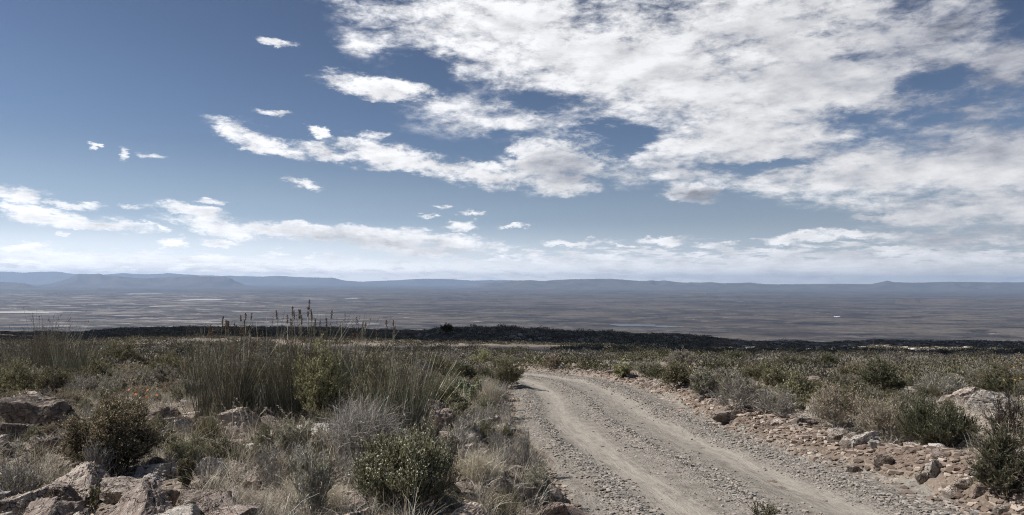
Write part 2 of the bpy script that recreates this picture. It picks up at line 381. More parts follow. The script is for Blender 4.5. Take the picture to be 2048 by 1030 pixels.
M['cactus'] = leaf_mat('succulent_green', (.05,.07,.035), (.075,.095,.045), (.1,.12,.06), 0, .4, .5)
M['spine'] = leaf_mat('pale_tubercle', (.42,.42,.30), (.52,.52,.38), (.6,.6,.46), 0)

def rock_mat(name, base, alt, light, strata=.5):
    m, n, b, out = mat_base(name)
    tcn = n.new('ShaderNodeTexCoord'); oi = n.new('ShaderNodeObjectInfo')
    p = n.vec('ADD', n.new('ShaderNodeNewGeometry').outputs['Position'], n.vec('SCALE', oi.outputs['Location'], .37))
    p0 = n.vec('ADD', tcn.outputs['Object'], n.vec('SCALE', oi.outputs['Location'], .7))
    big = n.noise(p, 5.5, 5, .6, .6); mid = n.noise(p, 17, 6, .65, .3); fine = n.noise(p, 75, 5, .7)
    col = n.mix(n.rng(big, .38, .62), rgb(*base), rgb(*alt))
    col = n.mix(n.math('MULTIPLY', n.rng(mid, .48, .66), .8), col, rgb(*light))
    # bedding bands
    wv = n.new('ShaderNodeTexWave', wave_type='BANDS', bands_direction='Z', wave_profile='SAW'); n.l.new(n.vec('MULTIPLY', p0, (.25, .35, 1)), wv.inputs[0])
    for k, v in (('Scale', 9), ('Distortion', 7), ('Detail', 4), ('Detail Scale', 1.4), ('Detail Roughness', .65)): wv.inputs[k].default_value = v
    col = n.mix(n.math('MULTIPLY', n.rng(wv.outputs['Fac'], .5, .95), .35*strata), col, n.mix(.5, col, rgb(.12,.08,.06)))
    lich = n.rng(n.noise(p, 11, 5, .7, .5), .57, .66)
    col = n.mix(n.math('MULTIPLY', lich, .5), col, rgb(.085,.08,.075))
    vor = n.new('ShaderNodeTexVoronoi', feature='DISTANCE_TO_EDGE'); n.l.new(n.vec('ADD', p, n.vec('SCALE', n.noise(p, 6, 4, .6, out=1), .3)), vor.inputs['Vector']); vor.inputs['Scale'].default_value = 4.5
    crack = n.rng(vor.outputs[0], .0, .028, 1, 0)
    col = n.mix(n.math('MULTIPLY', crack, .8), col, rgb(.05,.04,.032))
    col = n.mix(1.0, col, n.rng(fine, .25, .75, .78, 1.2, False), 'MULTIPLY')
    h = n.new('ShaderNodeHueSaturation'); n.l.new(col, h.inputs['Color']); n.set(h.inputs['Value'], n.rng(oi.outputs['Random'], 0, 1, .75, 1.15, False)); n.set(h.inputs['Saturation'], .9)
    n.l.new(h.outputs[0], b.inputs['Base Color']); b.inputs['Roughness'].default_value = .9
    hh = n.math('ADD', n.math('MULTIPLY', mid, .5), n.math('MULTIPLY', fine, .18)); hh = n.math('ADD', hh, n.math('MULTIPLY', wv.outputs['Fac'], .22*strata)); hh = n.math('SUBTRACT', hh, n.math('MULTIPLY', crack, .4))
    bp = n.new('ShaderNodeBump'); bp.inputs['Strength'].default_value = 1; bp.inputs['Distance'].default_value = .09; n.l.new(hh, bp.inputs['Height']); n.l.new(bp.outputs[0], b.inputs['Normal'])
    return m
M['r_tan'] = rock_mat('tan_sandstone', (.42,.335,.275), (.54,.45,.38), (.66,.60,.54))
M['r_white'] = rock_mat('pale_quartzite', (.58,.54,.49), (.48,.42,.36), (.70,.67,.63), .3)
M['r_brown'] = rock_mat('brown_sandstone', (.24,.185,.155), (.34,.27,.23), (.48,.42,.37))
M['r_dark'] = rock_mat('dark_weathered_sandstone', (.15,.12,.10), (.25,.195,.155), (.46,.41,.36))

# ------------------------------------------------------------------ ground sheet
def ground_material():
    m, n, b, out = mat_base('dry_ground')
    p = n.new('ShaderNodeNewGeometry').outputs['Position']
    zone = n.new('ShaderNodeAttribute', attribute_name='zone').outputs['Fac']
    hill = n.new('ShaderNodeAttribute', attribute_name='hill').outputs['Fac']
    berm = n.new('ShaderNodeAttribute', attribute_name='berm').outputs['Fac']
    a = n.noise(p, .9, 5, .6, .4); c = n.noise(p, 7, 6, .7); d = n.noise(p, 45, 4, .7)
    col = n.mix(n.rng(a, .35, .65), rgb(.155,.125,.10), rgb(.30,.255,.21))
    col = n.mix(n.math('MULTIPLY', n.rng(c, .52, .68), .8), col, rgb(.095,.082,.07))
    vo = n.new('ShaderNodeTexVoronoi'); n.l.new(p, vo.inputs['Vector']); vo.inputs['Scale'].default_value = 26
    gr = n.mix(n.rng(vo.outputs['Color'], 0, 1, 0, 1, False), rgb(.12,.10,.09), rgb(.42,.37,.32))
    pick = n.new('ShaderNodeSeparateColor'); n.l.new(vo.outputs['Color'], pick.inputs[0])
    col = n.mix(n.math('MULTIPLY', n.rng(pick.outputs[1], .55, .6), .65), col, gr)
    col = n.mix(n.math('MULTIPLY', berm, n.rng(c, .35, .6, .6, 1)), col, n.mix(n.rng(d, .4, .6), rgb(.11,.081,.065), rgb(.19,.145,.115)))
    # brow slopes: scrub litter with pale stony breaks, then a darker hill tone for cloud shade
    hn = n.noise(p, .16, 5, .65, .4)
    hc = n.mix(n.rng(hn, .40, .62), rgb(.075,.062,.048), rgb(.19,.155,.12))
    hc = n.mix(n.rng(n.noise(p, .5, 5, .6), .55, .68), hc, rgb(.36,.30,.25))
    hc2 = n.mix(n.rng(n.noise(p, .5, 5, .6), .60, .68), rgb(.045,.04,.032), rgb(.12,.10,.085))  # hill tone with cloud shade painted into the ground colour
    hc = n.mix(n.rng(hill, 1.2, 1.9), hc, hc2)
    col = n.mix(n.rng(hill, 0, 1), col, hc)
    # the plain: patches of scrub and soil, pale washes, cloud shadows put into the colour
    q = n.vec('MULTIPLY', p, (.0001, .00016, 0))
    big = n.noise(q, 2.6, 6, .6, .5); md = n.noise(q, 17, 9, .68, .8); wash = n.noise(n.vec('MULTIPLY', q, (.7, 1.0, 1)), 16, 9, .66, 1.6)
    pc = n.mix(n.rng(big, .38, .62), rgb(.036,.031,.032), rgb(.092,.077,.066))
    pc = n.mix(n.math('MULTIPLY', n.rng(n.noise(q, 5.5, 5, .55, .3), .545, .60), .7), pc, rgb(.018,.018,.021))  # large dark patches: scrub, and cloud shadows painted as ground colour
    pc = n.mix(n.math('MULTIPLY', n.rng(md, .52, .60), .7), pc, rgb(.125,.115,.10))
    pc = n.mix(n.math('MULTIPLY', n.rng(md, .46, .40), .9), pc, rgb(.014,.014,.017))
    washz = n.new('ShaderNodeAttribute', attribute_name='wash').outputs['Fac']
    pc = n.mix(n.math('MULTIPLY', n.rng(n.math('ADD', wash, n.math('MULTIPLY', washz, .085)), .61, .69), .85), pc, rgb(.33,.30,.275))
    fn = n.noise(q, 160, 4, .7)
    pc = n.mix(1.0, pc, n.rng(fn, .35, .65, .6, 1.4, False), 'MULTIPLY')
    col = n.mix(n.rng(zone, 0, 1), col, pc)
    n.l.new(col, b.inputs['Base Color']); b.inputs['Roughness'].default_value = .95; b.inputs['Specular IOR Level'].default_value = .1
    hh = n.math('ADD', n.math('MULTIPLY', c, .8), n.math('MULTIPLY', d, .5)); hh = n.math('ADD', hh, n.math('MULTIPLY', vo.outputs['Distance'], -.5))
    bp = n.new('ShaderNodeBump'); n.set(bp.inputs['Strength'], n.rng(zone, 0, 1, .8, 0)); bp.inputs['Distance'].default_value = .05; n.l.new(hh, bp.inputs['Height']); n.l.new(bp.outputs[0], b.inputs['Normal'])
    return m
def build_ground():
    rr = np.r_[np.linspace(.0, 2.6, 14)[:-1], np.geomspace(2.6, 45, 420)[:-1], np.geomspace(45, 500, 190)[:-1], np.geomspace(500, 6000, 60)[:-1], np.geomspace(6000, 95000, 130)]
    aa = np.r_[np.linspace(-180, -46, 60)[:-1], np.linspace(-46, 46, 980)[:-1], np.linspace(46, 180, 60)[:-1]]
    A, Rr = np.meshgrid(np.radians(aa), rr, indexing='ij')
    x = Rr*np.sin(A); y = Rr*np.cos(A)
    z = T(x.ravel(), y.ravel()).reshape(x.shape)
    V = np.stack([x, y, z], -1).reshape(-1, 3)
    na, nr = x.shape; idx = np.arange(na*nr).reshape(na, nr); i2 = np.roll(idx, -1, 0)
    Fc = np.stack([idx[:, :-1], idx[:, 1:], i2[:, 1:], i2[:, :-1]], -1).reshape(-1, 4)[:, ::-1]
    yy = np.maximum(y, .3*Rr)
    sd_ = sdist(x.ravel(), y.ravel()).reshape(x.shape)
    berm = np.exp(-((sd_-HW(y)-.6)/.55)**2)*(1-ss(y, 22, 28))
    px = 1024+F*x/np.maximum(yy, 1)
    dark = ss(px, 1460, 1400)*ss(px, 140, 200)+0*x  # span of the hill whose ground is darkened to stand for cloud shade
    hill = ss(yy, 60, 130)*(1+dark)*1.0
    wash = ss(px, 1000, 500)*ss(yy, 5500, 8000)*(1-ss(yy, 22000, 32000))
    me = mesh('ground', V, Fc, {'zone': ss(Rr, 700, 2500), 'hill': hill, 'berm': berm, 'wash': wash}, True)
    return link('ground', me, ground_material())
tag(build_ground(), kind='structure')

# ------------------------------------------------------------------ road
TR = [(-1.05, .30), (.85, .30)]           # pale compacted wheel tracks (offset, half width)
WR = [(-1.62, .20), (-.15, .17), (1.5, .26)]  # loose gravel windrows
def road_z(s, x, y):
    z = T(x, y, road=False)
    e = np.abs(s)/HW(y)
    for c, h in TR: z = z-.045*np.exp(-((s-c)/h)**2)
    for c, h in WR: z = z+.045*np.exp(-((s-c)/h)**2)
    z = z+fbm2(x/1.1, y/1.1, 3, 21)*.03+fbm2(x/.16, y/.16, 3, 22)*.018
    return z+.012-.1*ss(e, .98, 1.16)
def build_road():
    k = 110; n = len(CL)
    u = np.linspace(-1.16, 1.16, k)
    hw = HW(CL[:, 1])[:, None]; s = u[None]*hw
    wob = (fbm2(sv/2.2, sv*0, 3, 41)*.35)[:, None]*np.abs(u)[None]**3
    x = CL[:, 0:1]+NR[:, 0:1]*(s+wob); y = CL[:, 1:2]+NR[:, 1:2]*(s+wob)
    z = road_z(s.ravel(), x.ravel(), y.ravel()).reshape(x.shape)
    V = np.stack([x, y, z], -1).reshape(-1, 3); idx = np.arange(n*k).reshape(n, k)
    Fc = np.stack([idx[:-1, :-1], idx[:-1, 1:], idx[1:, 1:], idx[1:, :-1]], -1).reshape(-1, 4)
    me = mesh('road', V, Fc, {'ru': s.ravel(), 'rv': np.repeat(sv, k)}, True)
    m, nn, b, out = mat_base('gravel_road')
    p = nn.new('ShaderNodeNewGeometry').outputs['Position']
    ru = nn.new('ShaderNodeAttribute', attribute_name='ru').outputs['Fac']; rv = nn.new('ShaderNodeAttribute', attribute_name='rv').outputs['Fac']
    lane = nn.new('ShaderNodeCombineXYZ'); nn.set(lane.inputs[0], ru); nn.set(lane.inputs[1], nn.math('MULTIPLY', rv, .12)); lane = lane.outputs[0]
    w1 = nn.noise(lane, 2.2, 5, .6, .3); w2 = nn.noise(lane, 9, 5, .65)
    c = nn.noise(p, 6, 6, .65); d = nn.noise(p, 38, 5, .7); e = nn.noise(p, 1.3, 4, .6)
    uu = nn.math('ADD', ru, nn.math('MULTIPLY', nn.math('SUBTRACT', w1, .5), .7))
    pale = None
    for cc_, hh_ in TR:
        q = nn.rng(nn.math('ABSOLUTE', nn.math('SUBTRACT', uu, cc_)), hh_*.5, hh_*1.7, 1, 0)
        pale = q if pale is None else nn.math('MAXIMUM', pale, q)
    grav = None
    for cc_, hh_ in WR:
        q = nn.rng(nn.math('ABSOLUTE', nn.math('SUBTRACT', uu, cc_)), hh_*.4, hh_*1.9, 1, 0)
        grav = q if grav is None else nn.math('MAXIMUM', grav, q)
    col = nn.mix(nn.rng(c, .35, .65), rgb(.165,.15,.13), rgb(.255,.234,.205))
    col = nn.mix(nn.math('MULTIPLY', pale, nn.rng(w2, .3, .65, .1, .75)), col, rgb(.32,.292,.254))
    vo = nn.new('ShaderNodeTexVoronoi'); nn.l.new(p, vo.inputs['Vector']); vo.inputs['Scale'].default_value = 42
    pick = nn.new('ShaderNodeSeparateColor'); nn.l.new(vo.outputs['Color'], pick.inputs[0])
    gc = nn.mix(pick.outputs[0], rgb(.075,.068,.062), rgb(.33,.30,.27))
    thr = nn.math('ADD', nn.math('ADD', nn.math('MULTIPLY', grav, .6), .16), nn.math('MULTIPLY', nn.math('SUBTRACT', e, .5), .6))
    thr = nn.math('SUBTRACT', thr, nn.math('MULTIPLY', pale, .2))
    gmask = nn.rng(nn.math('SUBTRACT', thr, pick.outputs[1]), -.02, .04)
    col = nn.mix(nn.math('MULTIPLY', gmask, .75), col, gc)
    col = nn.mix(1.0, col, nn.rng(d, .25, .75, .8, 1.2, False), 'MULTIPLY')
    nn.l.new(col, b.inputs['Base Color']); b.inputs['Roughness'].default_value = .92
    hh = nn.math('ADD', nn.math('MULTIPLY', d, .5), nn.math('MULTIPLY', nn.math('MULTIPLY', gmask, nn.math('SUBTRACT', .6, vo.outputs['Distance'])), .9)); hh = nn.math('ADD', hh, nn.math('MULTIPLY', w2, .9)); hh = nn.math('ADD', hh, nn.math('MULTIPLY', nn.noise(lane, 22, 4, .6), .5))
    bp = nn.new('ShaderNodeBump'); bp.inputs['Strength'].default_value = .9; bp.inputs['Distance'].default_value = .03; nn.l.new(hh, bp.inputs['Height']); nn.l.new(bp.outputs[0], b.inputs['Normal'])
    tag(link('road', me, m), kind='structure')
build_road()

# ------------------------------------------------------------------ far mountains (true 3D ridges rising from the plain)
def range_mat(name, c1, c2):
    m, n, b, out = mat_base(name)
    p = n.vec('SCALE', n.new('ShaderNodeNewGeometry').outputs['Position'], .001)
    a = n.noise(p, .9, 6, .65); col = n.mix(n.rng(a, .35, .65), rgb(*c1), rgb(*c2)); n.l.new(col, b.inputs['Base Color']); b.inputs['Specular IOR Level'].default_value = 0
    return m
RM = range_mat('mountain_slope', (.06,.052,.045), (.12,.10,.085))
def mountains(name, pts, dist, depth, seed, rough=.25, amp=.05):
    """pts: skyline (px, py) seen from the viewpoint, dist in metres"""
    pts = np.array(pts, float); n = 420; m = 60
    px = np.linspace(pts[0, 0], pts[-1, 0], n)
    py = np.interp(px, pts[:, 0], pts[:, 1])
    hz = 562+(px-1024)*.0058
    X0 = (px-1024)/F*dist
    crest = (hz-py)/F*dist - PLAIN                       # height of the crest above the plain
    crest = np.maximum(crest, 0)
    crest = crest*(1+fbm2(px/14, px*0+seed, 4, seed)*amp)
    v = np.linspace(-1, 1, m)
    Xg = np.repeat(X0[:, None], m, 1); Yg = dist+v[None]*depth+fbm2(X0/4000, X0*0+3, 3, seed+4)[:, None]*depth*.35*(1-np.abs(v))[None]
    prof = np.clip(1-np.abs(v), 0, 1)[None]
    rid = np.abs(fbm2(Xg/1400, Yg/4200, 4, seed+9))*2
    h = crest[:, None]*(ss(prof, 0, 1)**.8)*(1-rough*rid*(1-prof**4))
    Zg = PLAIN-12+h+prof*0
    V = np.stack([Xg*(Yg/dist), Yg, Zg], -1).reshape(-1, 3); idx = np.arange(n*m).reshape(n, m)
    Fc = np.stack([idx[:-1, :-1], idx[1:, :-1], idx[1:, 1:], idx[:-1, 1:]], -1).reshape(-1, 4)
    tag(link(name, mesh(name, V, Fc, None, True), RM), kind='structure')
mountains('mountains', [(-400,575),(-200,552),(0,543),(50,545),(110,543),(150,548),(200,549),(250,546),(300,548),(340,546),(400,550),(460,551),(520,553),(560,551),(600,554),(665,555),(690,561),(740,565),(800,569)], 74000, 4500, 1)
mountains('mountains', [(-60,580),(40,576),(100,567),(138,557),(150,551),(158,547),(200,547),(214,551),(240,552),(270,555),(300,556),(345,553),(395,552),(400,553),(450,553),(462,556),(470,561),(490,569),(520,574)], 47000, 3000, 2, .3, .02)
mountains('mountains', [(-300,582),(-100,567),(0,563),(50,566),(70,572),(90,577)], 38000, 2000, 3)
mountains('mountains', [(480,568),(600,559),(660,556),(690,561),(720,563),(800,560),(850,557),(900,558),(950,561),(1000,560),(1100,562),(1200,566)], 82000, 5000, 4)
mountains('mountains', [(920,576),(960,568),(990,564),(1010,566),(1030,572)], 60000, 1800, 5)
mountains('mountains', [(960,572),(1030,561),(1060,560),(1090,562),(1130,558),(1180,558),(1220,557),(1280,561),(1330,561),(1370,565),(1420,564),(1450,566),(1500,565),(1530,568),(1600,568),(1680,567),(1740,568),(1774,561),(1790,564),(1830,565),(1900,563),(1960,564),(2048,564),(2300,562),(2700,572)], 52000, 5200, 6, .45)
mountains('hills', [(1375,590),(1382,586),(1392,585),(1412,585),(1424,588),(1432,592)], 27000, 900, 7)
mountains('hills', [(1790,601),(1805,596),(1830,596),(1840,600),(1870,597),(1920,597),(1970,601),(2048,599),(2200,594),(2500,604)], 19500, 1800, 8)


# ------------------------------------------------------------------ rocks
def ico(n):
    bm = bmesh.new(); bmesh.ops.create_icosphere(bm, subdivisions=n, radius=1)
    v = np.array([q.co[:] for q in bm.verts]); f_ = np.array([[q.index for q in fc.verts] for fc in bm.faces]); bm.free(); return v, f_
ICO = {n: ico(n) for n in (1, 2, 3, 5)}
def rock_shape(seed, lod=5, planes=19, p=55, strata=.07, jag=.20):
    r_ = np.random.default_rng(seed); D, Fc = ICO[lod]; D = D/np.linalg.norm(D, axis=1, keepdims=True)
    N = r_.normal(size=(planes, 3)); N /= np.linalg.norm(N, axis=1, keepdims=True); h = r_.uniform(.62, 1.0, planes)
    N[0] = (r_.normal()*.12, r_.normal()*.12, 1); h[0] = .6; N[1] = (0, 0, -1); h[1] = .6
    q = np.clip(D@N.T, 1e-4, None)/h
    r = ((q**p).sum(1))**(-1/p); r = np.minimum(r, 1.5)
    P = D*r[:, None]
    if lod >= 3:
        ax = np.array([r_.normal()*.25, r_.normal()*.25, 1.0]); ax /= np.linalg.norm(ax)
        lay = P@ax*6+fbm3(P*1.3, 3, seed+3)*1.6
        st_ = np.floor(lay)+ss(lay-np.floor(lay), .0, .3)
        wv = np.sin(st_*12.9898+seed)*strata
        P = P*(1+wv[:, None]*np.clip(1-np.abs(P@ax)[:, None], .2, 1))
        n3 = fbm3(P*2.3, 5, seed+7)
        P = P*(1+jag*n3+.06*(np.abs(fbm3(P*1.7, 3, seed+17))*-2+.3))[:, None]
        P = P*(1+.02*fbm3(P*9, 3, seed+27))[:, None]
    return P, Fc
ROCK = [mesh('rock', *rock_shape(100+i), smooth=False) for i in range(12)]
STONE = [mesh('stone', *rock_shape(300+i, 3, 12, 18, .04, .12), smooth=False) for i in range(8)]
rmats = {}
def rock_copy(me, mk):
    if (me.name, mk) not in rmats:
        c = me.copy(); c.materials.clear(); c.materials.append(M[mk]); rmats[me.name, mk] = c
    return rmats[me.name, mk]
def place_rock(px, py, wpx, hpx, mk, label, shape=0, rz=None, tilt=(0, 0), flat=1.0, group=None, name='rock'):
    x, y, d = hit(px, py)
    wm = wpx/F*d*.5*.98; hm = hpx/F*d*.5*1.18
    o = link(name, rock_copy(ROCK[shape % len(ROCK)], mk)); r_ = random.Random(int(px*7+py))
    dep = wm*r_.uniform(.5, .75)*flat; hm *= 1.45
    y += dep*.45
    o.location = (x, y, T1(x, y)+hm*.12)
    o.rotation_euler = (R(tilt[0]), R(tilt[1]), R(rz if rz is not None else r_.uniform(-25, 25)))
    o.scale = (wm, dep, max(hm, .03)*1.15)
    tag(o, label, 'rock', group); return o
RK = [
 (75,855,118,62,'r_dark','big dark weathered boulder with a sunlit pale top, at the left edge',0,10,(0,5)),
 (35,812,90,26,'r_tan','flat tan slab lying behind the big dark boulder at left',1,0,(0,-4)),
 (22,882,60,34,'r_dark','dark reddish block in shadow below the big dark boulder',2,20,(0,8)),
 (102,905,50,34,'r_brown','brown block between the dark boulder and the bud-tipped heath bush',3,-20,(5,-10)),
 (470,868,104,64,'r_tan','large tan angular boulder beside the spiky grass tussock',4,15,(0,-14)),
 (306,958,90,34,'r_white','smooth grey-white slab in the foreground rock pile left of centre',5,-10,(4,-8)),
 (243,1000,110,38,'r_tan','long layered tan rock in front of the grey-white slab',6,12,(0,6)),
 (290,1036,105,54,'r_brown','rounded pinkish boulder cut by the lower edge of the frame',7,0,(0,-6)),
 (418,948,70,36,'r_white','pale pointed rock right of the grey-white slab',8,30,(0,18)),
 (395,1022,86,42,'r_brown','cracked brown rock low down between the pinkish boulder and the dry grass',9,5,(0,0)),
 (108,1018,84,50,'r_brown','broken brown outcrop block near the lower left corner',10,-15,(6,6)),
 (25,1034,80,44,'r_tan','tan rock filling the lower left corner',11,25,(0,-8)),
 (338,862,60,32,'r_white','small heap-like pale rock left of the spiky grass tussock',2,40,(0,0)),
 (502,978,46,30,'r_tan','small tan rock half hidden in dry grass right of the pale pointed rock',1,0,(0,10)),
 (580,756,90,36,'r_white','pale rock glimpsed through the tall reeds',3,0,(0,-8)),
 (845,744,44,26,'r_white','white angular rock right of the tall reeds, near the skyline',8,20,(0,8)),
 (826,800,40,24,'r_white','small pale rock poking out above the brown sloping boulder',5,0,(0,-20)),
 (868,860,84,64,'r_brown','brown sloping boulder at the right foot of the tall reeds',6,-20,(0,22)),
 (838,920,100,30,'r_tan','flat tan rock behind the bright sprig bush in front',9,5,(0,0)),
 (990,852,34,26,'r_tan','upright tan stone on the road bank below the straw tussock',0,0,(0,0)),
 (1006,890,32,20,'r_brown','rounded brown stone at the left lip of the road',7,0,(0,0)),
 (942,908,46,26,'r_tan','tan stone in dry grass between the flat tan rock and the road',10,30,(0,0)),
 (995,978,54,30,'r_tan','sunlit tan rock on the road bank near the lower edge',4,-15,(0,-10)),
 (1108,1044,60,46,'r_brown','dark brown rock at the left road edge, cut by the lower edge',3,10,(0,-12)),
 (1050,996,36,28,'r_tan','small tan rock just behind the dark brown rock at the road edge',11,0,(0,10)),
 (1028,930,40,22,'r_tan','low tan stone beside the leafless twig bush',8,0,(0,0)),
 (1151,740,15,15,'r_tan','small upright pink stone on the far side of the road bend',6,0,(0,0)),
 (1187,745,18,9,'r_tan','low tan stone at the outer edge of the road bend',7,0,(0,0)),
 (1327,772,28,20,'r_tan','pink-tan rock among bushes just past the road bend',5,0,(0,0)),
 (1464,838,46,20,'r_brown','brown rounded rock on the right berm',7,0,(0,8)),
 (1618,770,60,18,'r_brown','low reddish rock outcrop among grey bushes right of the bend',9,0,(0,-6)),
 (1945,808,78,36,'r_tan','pale pinkish boulder behind the dark green bush at right',4,0,(0,-18)),
 (1994,820,90,34,'r_white','long cream boulder leaning right of the pinkish boulder',8,-10,(0,10)),
 (2006,842,40,24,'r_white','grey-white block in front of the long cream boulder',2,0,(0,0)),
 (1681,884,44,26,'r_tan','blocky tan rock topmost on the right berm beside the tan bush',1,0,(0,-8)),
 (1741,886,40,26,'r_white','round white rock at the foot of the tall tan-olive bush',7,0,(0,0)),
 (1754,900,26,22,'r_white','small white rock just below the round white rock',0,0,(0,0)),
 (1773,932,36,22,'r_brown','squared red-brown block on the berm crest',6,5,(0,3)),
 (1871,946,40,24,'r_white','bright white crumpled rock on the right verge',8,30,(0,10)),
 (1847,964,20,22,'r_tan','upright tan rock next to the bright white crumpled rock',3,0,(0,-10)),
 (1711,948,32,19,'r_brown','red-brown rock low on the berm beside the gravel',10,-10,(0,0)),
 (1795,894,24,14,'r_brown','reddish stone between the tan-olive bush and the verge',5,0,(0,0)),
 (1933,974,38,17,'r_tan','tan slab standing on the berm crest near the right edge',11,0,(0,-8)),
 (1962,990,24,18,'r_brown','small brown rock below the tan slab near the right edge',2,0,(0,0)),
 (2006,1026,28,14,'r_tan','tan rock at the lower right corner',1,0,(0,0)),
 (1958,949,24,9,'r_white','flat pale stone on grey verge gravel near the right edge',4,0,(0,0)),
 (1405,800,20,12,'r_tan','tan rock among rubble where the bank begins past the bend',6,0,(0,0)),
 (1222,748,18,9,'r_tan','tan stone at the base of the round bush on the bend',3,0,(0,0)),
 (1262,756,18,9,'r_brown','brown stone at the outer bend beside the round bush',0,0,(0,0)),
]
for r_ in RK: place_rock(*r_)

# ------------------------------------------------------------------ plants
def shrub_parts(H, Rd, n1=22, n2=9, n3=5, nleaf=8, ll=.03, lw=.011, tmax=75, align=.6, seed=0, lump=.35, up_=.35, twig=.0035, mains=.007, base=.12, bare=.0):
    global rng
    rng = np.random.default_rng(seed)
    D = sph(n1, R(tmax)); lum_ = 1+lump*fbm3(D*1.6+seed, 3, seed)*1.6
    E = D*np.array([Rd, Rd, H])*(lum_*rng.uniform(.72, .98, n1))[:, None]*.86
    E[:, 2] = np.maximum(E[:, 2], .12*H)
    B = rng.normal(size=(n1, 3))*Rd*base; B[:, 2] = -.04
    bend = np.stack([E[:, 0]*.18, E[:, 1]*.18, -E[:, 2]*.08], 1)+rng.normal(size=(n1, 3))*Rd*.07
    P1 = curve(B, E, 7, bend); r1 = np.linspace(1, .35, 7)[None]*mains*rng.uniform(.7, 1.3, (n1, 1))
    k = n1*n2; i = np.repeat(np.arange(n1), n2); tt = rng.uniform(.38, 1, k)*6; j = np.minimum(tt.astype(int), 5); fr = (tt-j)[:, None]
    S2 = P1[i, j]*(1-fr)+P1[i, j+1]*fr
    o_ = S2*np.array([1, 1, .6]); o_ /= np.linalg.norm(o_, axis=1, keepdims=True)+1e-6
    d2 = o_*.7+rng.normal(size=(k, 3))*.5+np.array([0, 0, up_]); d2 /= np.linalg.norm(d2, axis=1, keepdims=True)
    L2 = Rd*rng.uniform(.18, .42, k)[:, None]
    E2 = S2+d2*L2; P2 = curve(S2, E2, 4, rng.normal(size=(k, 3))*L2*.15); r2 = np.linspace(1, .5, 4)[None]*twig*np.ones((k, 1))
    k3 = k*n3; i3 = np.repeat(np.arange(k), n3); t3 = rng.uniform(.25, 1, k3)*3; j3 = np.minimum(t3.astype(int), 2); f3 = (t3-j3)[:, None]
    S3 = P2[i3, j3]*(1-f3)+P2[i3, j3+1]*f3
    d3 = d2[i3]*.7+rng.normal(size=(k3, 3))*.45+np.array([0, 0, up_]); d3 /= np.linalg.norm(d3, axis=1, keepdims=True)
    L3 = Rd*rng.uniform(.08, .2, k3)[:, None]; E3 = S3+d3*L3
    P3 = curve(S3, E3, 3, rng.normal(size=(k3, 3))*L3*.1)
    stems = cat([tubes(P1, r1, 4), tubes(P2, r2, 3), tubes(P3, np.full((k3, 3), twig*.6), 3)])
    fol = None
    if nleaf:
        kk = k3*nleaf; il = np.repeat(np.arange(k3), nleaf); tl = rng.uniform(bare, 1.02, kk)[:, None]
        C = S3[il]+(E3-S3)[il]*tl+rng.normal(size=(kk, 3))*ll*.15
        Dl = d3[il]*align+rng.normal(size=(kk, 3))*(1-align)*.9
        ti = np.clip(rng.random(k3)[il]*.5+rng.random(kk)*.35+.15*(S3[il, 2]/max(H, .01)), 0, 1)
        keep = C[:, 2] > .0
        fol = leaves(C[keep], Dl[keep], ll*rng.uniform(.6, 1.3, kk)[keep], lw*rng.uniform(.7, 1.3, kk)[keep], ti[keep])
    return stems, fol, (E3, d3)
def tips_mesh(E3, d3, n, size, per=4, seed=1, minz=.3):
    r0 = np.random.default_rng(seed); zc = np.quantile(E3[:, 2], minz); ok = np.where(E3[:, 2] > zc)[0]
    i = r0.choice(ok, min(n, len(ok)), False); i = np.repeat(i, per)
    C = E3[i]+r0.normal(size=(len(i), 3))*size*.35; D = d3[i]+r0.normal(size=(len(i), 3))*.8
    return leaves(C, D, size, size*.8, r0.random(len(i)))
def mk_shrub(H, Rd, leafm, stemm='bark', tips=None, **kw):
    st_, fo, (E3, d3) = shrub_parts(H, Rd, **kw); parts = [('branches', mesh('branches', *st_[:2], {'tint': st_[2]}), stemm)]
    if fo is not None: parts.append(('foliage', mesh('foliage', *fo[:2], {'tint': fo[2]}), leafm))
    if tips:
        tm = tips_mesh(E3, d3, *tips[1:]); parts.append((tips[3+0] if False else 'buds', mesh('buds', *tm[:2], {'tint': tm[2]}), tips[0]))
    return parts
def grass_parts(H, Rd, n=350, base=.25, arch=.8, wid=.006, seed=0, m=5, stiff=1.0):
    global rng
    rng = np.random.default_rng(seed)
    D = sph(n, R(70)); B = rng.normal(size=(n, 3))*Rd*base; B[:, 2] = -.03
    L = rng.uniform(.55, 1, n)[:, None]
    E = B+D*np.array([Rd, Rd, H])*L
    bend = np.stack([-D[:, 0]*Rd*.25*arch, -D[:, 1]*Rd*.25*arch, H*.30*arch*np.ones(n)], 1)*L+rng.normal(size=(n, 3))*H*.05
    E[:, 2] = np.maximum(E[:, 2], .06*H)
    P = curve(B, E, m, bend); w_ = np.linspace(1, .25, m)[None]*wid*rng.uniform(.6, 1.3, (n, 1))
    return ribbons(P, w_)
def mk_grass(H, Rd, mat, name='blades', **kw):
    v = grass_parts(H, Rd, **kw); return [(name, mesh(name, *v[:2], {'tint': v[2]}), mat)]
